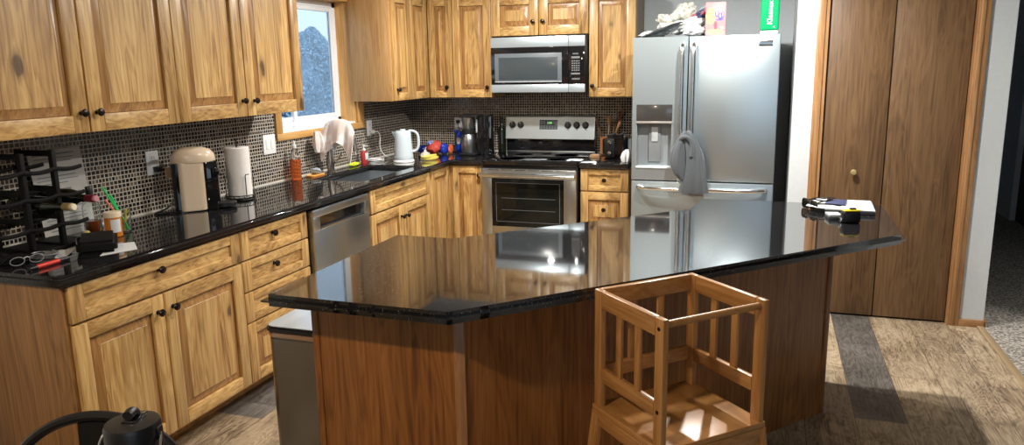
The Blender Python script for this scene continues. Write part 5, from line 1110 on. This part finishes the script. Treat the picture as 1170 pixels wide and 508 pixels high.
MB().box(-0.028, 0.028, -0.038, 0.038, 0, 0.012, 0.001).build('pack', grey_dark, gb_); MB().box(-0.028, 0.028, -0.038, 0.038, 0.012, 0.022, 0.001).build('cards', grey_light, gb_)
ky = thing('sunglasses', 'black sunglasses at the left of the papers on the island', 'sunglasses', (3.145, -2.165, CZ), math.radians(-62))
for s_ in (-1, 1):
    m = MB(); m.prism([(s_*0.035+x, y) for x, y in rrect(0.028, 0.020, 0.014, 0)], 0, 0.0025, 0, 0, Matrix.Translation((0, 0, 0.024)) @ Matrix.Rotation(PI/2-0.15, 4, 'X')); m.build('lens', black_gloss, ky)
    MB().tube([(s_*0.035+x, -0.002, 0.024+y) for x, y in rrect(0.029, 0.021, 0.014, 0)+[rrect(0.029, 0.021, 0.014, 0)[0]]], 0.003, 6).build('rim', black_plastic, ky)
    MB().tube([(s_*0.063, 0, 0.036), (s_*0.066, 0.06, 0.034), (s_*0.064, 0.12, 0.022)], 0.0035, 6).build('temple', black_plastic, ky)
MB().tube([(-0.008, 0, 0.032), (0.008, 0, 0.032)], 0.003, 6).build('bridge', black_plastic, ky)
ls = thing('key_lanyard', 'black cord lanyard with keys on the navy booklet', 'keys', (3.225, -2.055, ibz+0.0085))
MB().tube([(-0.10, -0.06, -0.012), (-0.07, 0.03, 0.0), (-0.02, 0.055, 0.002), (0.02, 0.01, 0.003), (0.01, -0.03, 0.003), (-0.03, -0.06, 0.002), (-0.06, -0.10, -0.008)], 0.0035, 8, smoothpath=3).build('cord', black_plastic, ls)
for i in range(3): MB().box(0.0+i*0.012, 0.009+i*0.012, -0.02-i*0.004, 0.022, 0.002+i*0.003, 0.005+i*0.003, 0.001, 0, Matrix.Rotation(0.4*i, 4, 'Z')).build('key', black_metal, ls)

# ------------------------------------------------------------------ foreground: table, chair, flask
tb = thing('dining_table', 'dark rectangular dining table below the frame, carrying the flask', 'table', (2.10, -5.50, 0))
MB().box(-0.75, 0.75, -0.45, 0.45, 0.715, 0.750, 0.005).build('tabletop', bronze, tb)
for sx in (-1, 1):
    for sy in (-1, 1): MB().box(sx*0.69-0.03, sx*0.69+0.03, sy*0.39-0.03, sy*0.39+0.03, 0, 0.715, 0.004).build('leg', bronze, tb)
MB().box(-0.66, 0.66, -0.36, 0.36, 0.64, 0.715, 0.002).build('apron', bronze, tb)
fl = thing('water_flask', 'insulated dark teal water flask with a black straw lid and wire handle', 'flask', (1.995, -5.085, 0.7505), math.radians(18))
MB().lathe([(0.040, 0), (0.0435, 0.005), (0.0435, 0.195), (0.041, 0.222), (0.034, 0.240), (0.030, 0.250), (0, 0.250)], None, 40).build('flask_body', flask_m, fl)
fl_lid = MB().lathe([(0.036, 0.246), (0.0425, 0.250), (0.0430, 0.296), (0.0405, 0.303), (0.030, 0.3045), (0, 0.3045)], None, 40).build('lid', black_plastic, fl)
MB().box(-0.012, 0.012, -0.012, 0.030, 0.303, 0.308, 0.002).build('straw_channel', black_gloss, fl_lid)
MB().tube([(0, 0.014, 0.302), (0, 0.012, 0.314), (0, 0.002, 0.319), (0, -0.010, 0.317)], 0.0085, 12, smoothpath=1).build('straw_spout', black_plastic, fl_lid)
MB().tube([(-0.045, 0.0, 0.285), (-0.049, -0.010, 0.275), (-0.050, -0.030, 0.245), (-0.030, -0.054, 0.212), (0.0, -0.062, 0.204), (0.030, -0.054, 0.212), (0.050, -0.030, 0.245), (0.049, -0.010, 0.275), (0.045, 0.0, 0.285)], 0.0028, 8, smoothpath=2).build('wire_handle', chrome, fl)
for s_ in (-1, 1): MB().box(s_*0.043-0.003, s_*0.043+0.003, -0.008, 0.008, 0.275, 0.295, 0.002).build('handle_lug', black_plastic, fl)
ch = thing('metal_chair', 'black metal chair with a rounded hoop back behind the flask', 'chair', (1.690, -5.010, 0), math.radians(22.4))
hb = [(-0.195, 0.12, 0.44), (-0.195, 0.165, 0.58)]+[(-0.195*math.cos(a*PI/16), 0.175+0.012*math.sin(a*PI/16), 0.66+0.235*math.sin(a*PI/16)**0.75) for a in range(0, 17)]+[(0.195, 0.165, 0.58), (0.195, 0.12, 0.44)]
MB().tube(hb, 0.0115, 10, smoothpath=1).build('hoop_back', black_metal, ch)
MB().prism([(-0.031, 0), (0.031, 0), (0.031, 0.455), (-0.031, 0.455)], 0, 0.003, 0.0005, 0, Matrix.Translation((0, 0.145, 0.435)) @ Matrix.Rotation(PI/2-0.085, 4, 'X')).build('back_splat', black_metal, ch)
MB().prism(rrect(0.19, 0.18, 0.05, 0), 0.435, 0.452, 0.006).build('seat', black_metal, ch)
for sx in (-1, 1):
    for sy in (-1, 1): MB().tube([(sx*0.16, sy*0.15, 0.437), (sx*0.215, sy*0.21, 0.0)], [0.015, 0.011], 10).build('leg', black_metal, ch)

# ------------------------------------------------------------------ outside the kitchen window
struct(MB().box(-60, -0.5, -30, 60, -0.70, -0.60).build('ground', grass_m))
def conifer(label, x, y, zb, h, r, seed, n=15000):
    o = thing('conifer_tree', label, 'tree', (x, y, zb), 0, 'trees beyond the window')
    MB().tube([(0, 0, 0), (0, 0, h*0.95)], [r*0.10, 0.02], 8).build('trunk', bark, o)
    rnd = random.Random(seed); b = bmesh.new()
    for i in range(n):
        t = rnd.random()**0.8; z = h*(0.08+0.92*t); tier = 0.72+0.28*abs(math.sin(z*2.6+seed)); rr_ = r*(1-t)**0.5*tier*(0.25+0.75*rnd.random()**0.5); a = rnd.uniform(0, 2*PI)
        c = Vector((rr_*math.cos(a), rr_*math.sin(a), z-0.12*rr_)); s_ = rnd.uniform(0.03, 0.075)
        d1_ = Vector((rnd.uniform(-1, 1), rnd.uniform(-1, 1), rnd.uniform(-.8, .8))).normalized()*s_; d2_ = d1_.orthogonal().normalized()*s_*0.45
        b.faces.new([b.verts.new(c-d1_), b.verts.new(c+d2_), b.verts.new(c+d1_), b.verts.new(c-d2_)])
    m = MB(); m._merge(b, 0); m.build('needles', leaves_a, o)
for i, (x, y, h, r, lab) in enumerate(((-7.8, 10.5, 3.25, 1.35, 'nearest tall haze-tinted tree, in the middle of the window view'), (-6.5, 7.9, 2.45, 1.05, 'lower haze-tinted tree at the left edge of the window view'), (-11.4, 15.6, 3.45, 2.1, 'distant haze-tinted tree behind the nearest one'))):
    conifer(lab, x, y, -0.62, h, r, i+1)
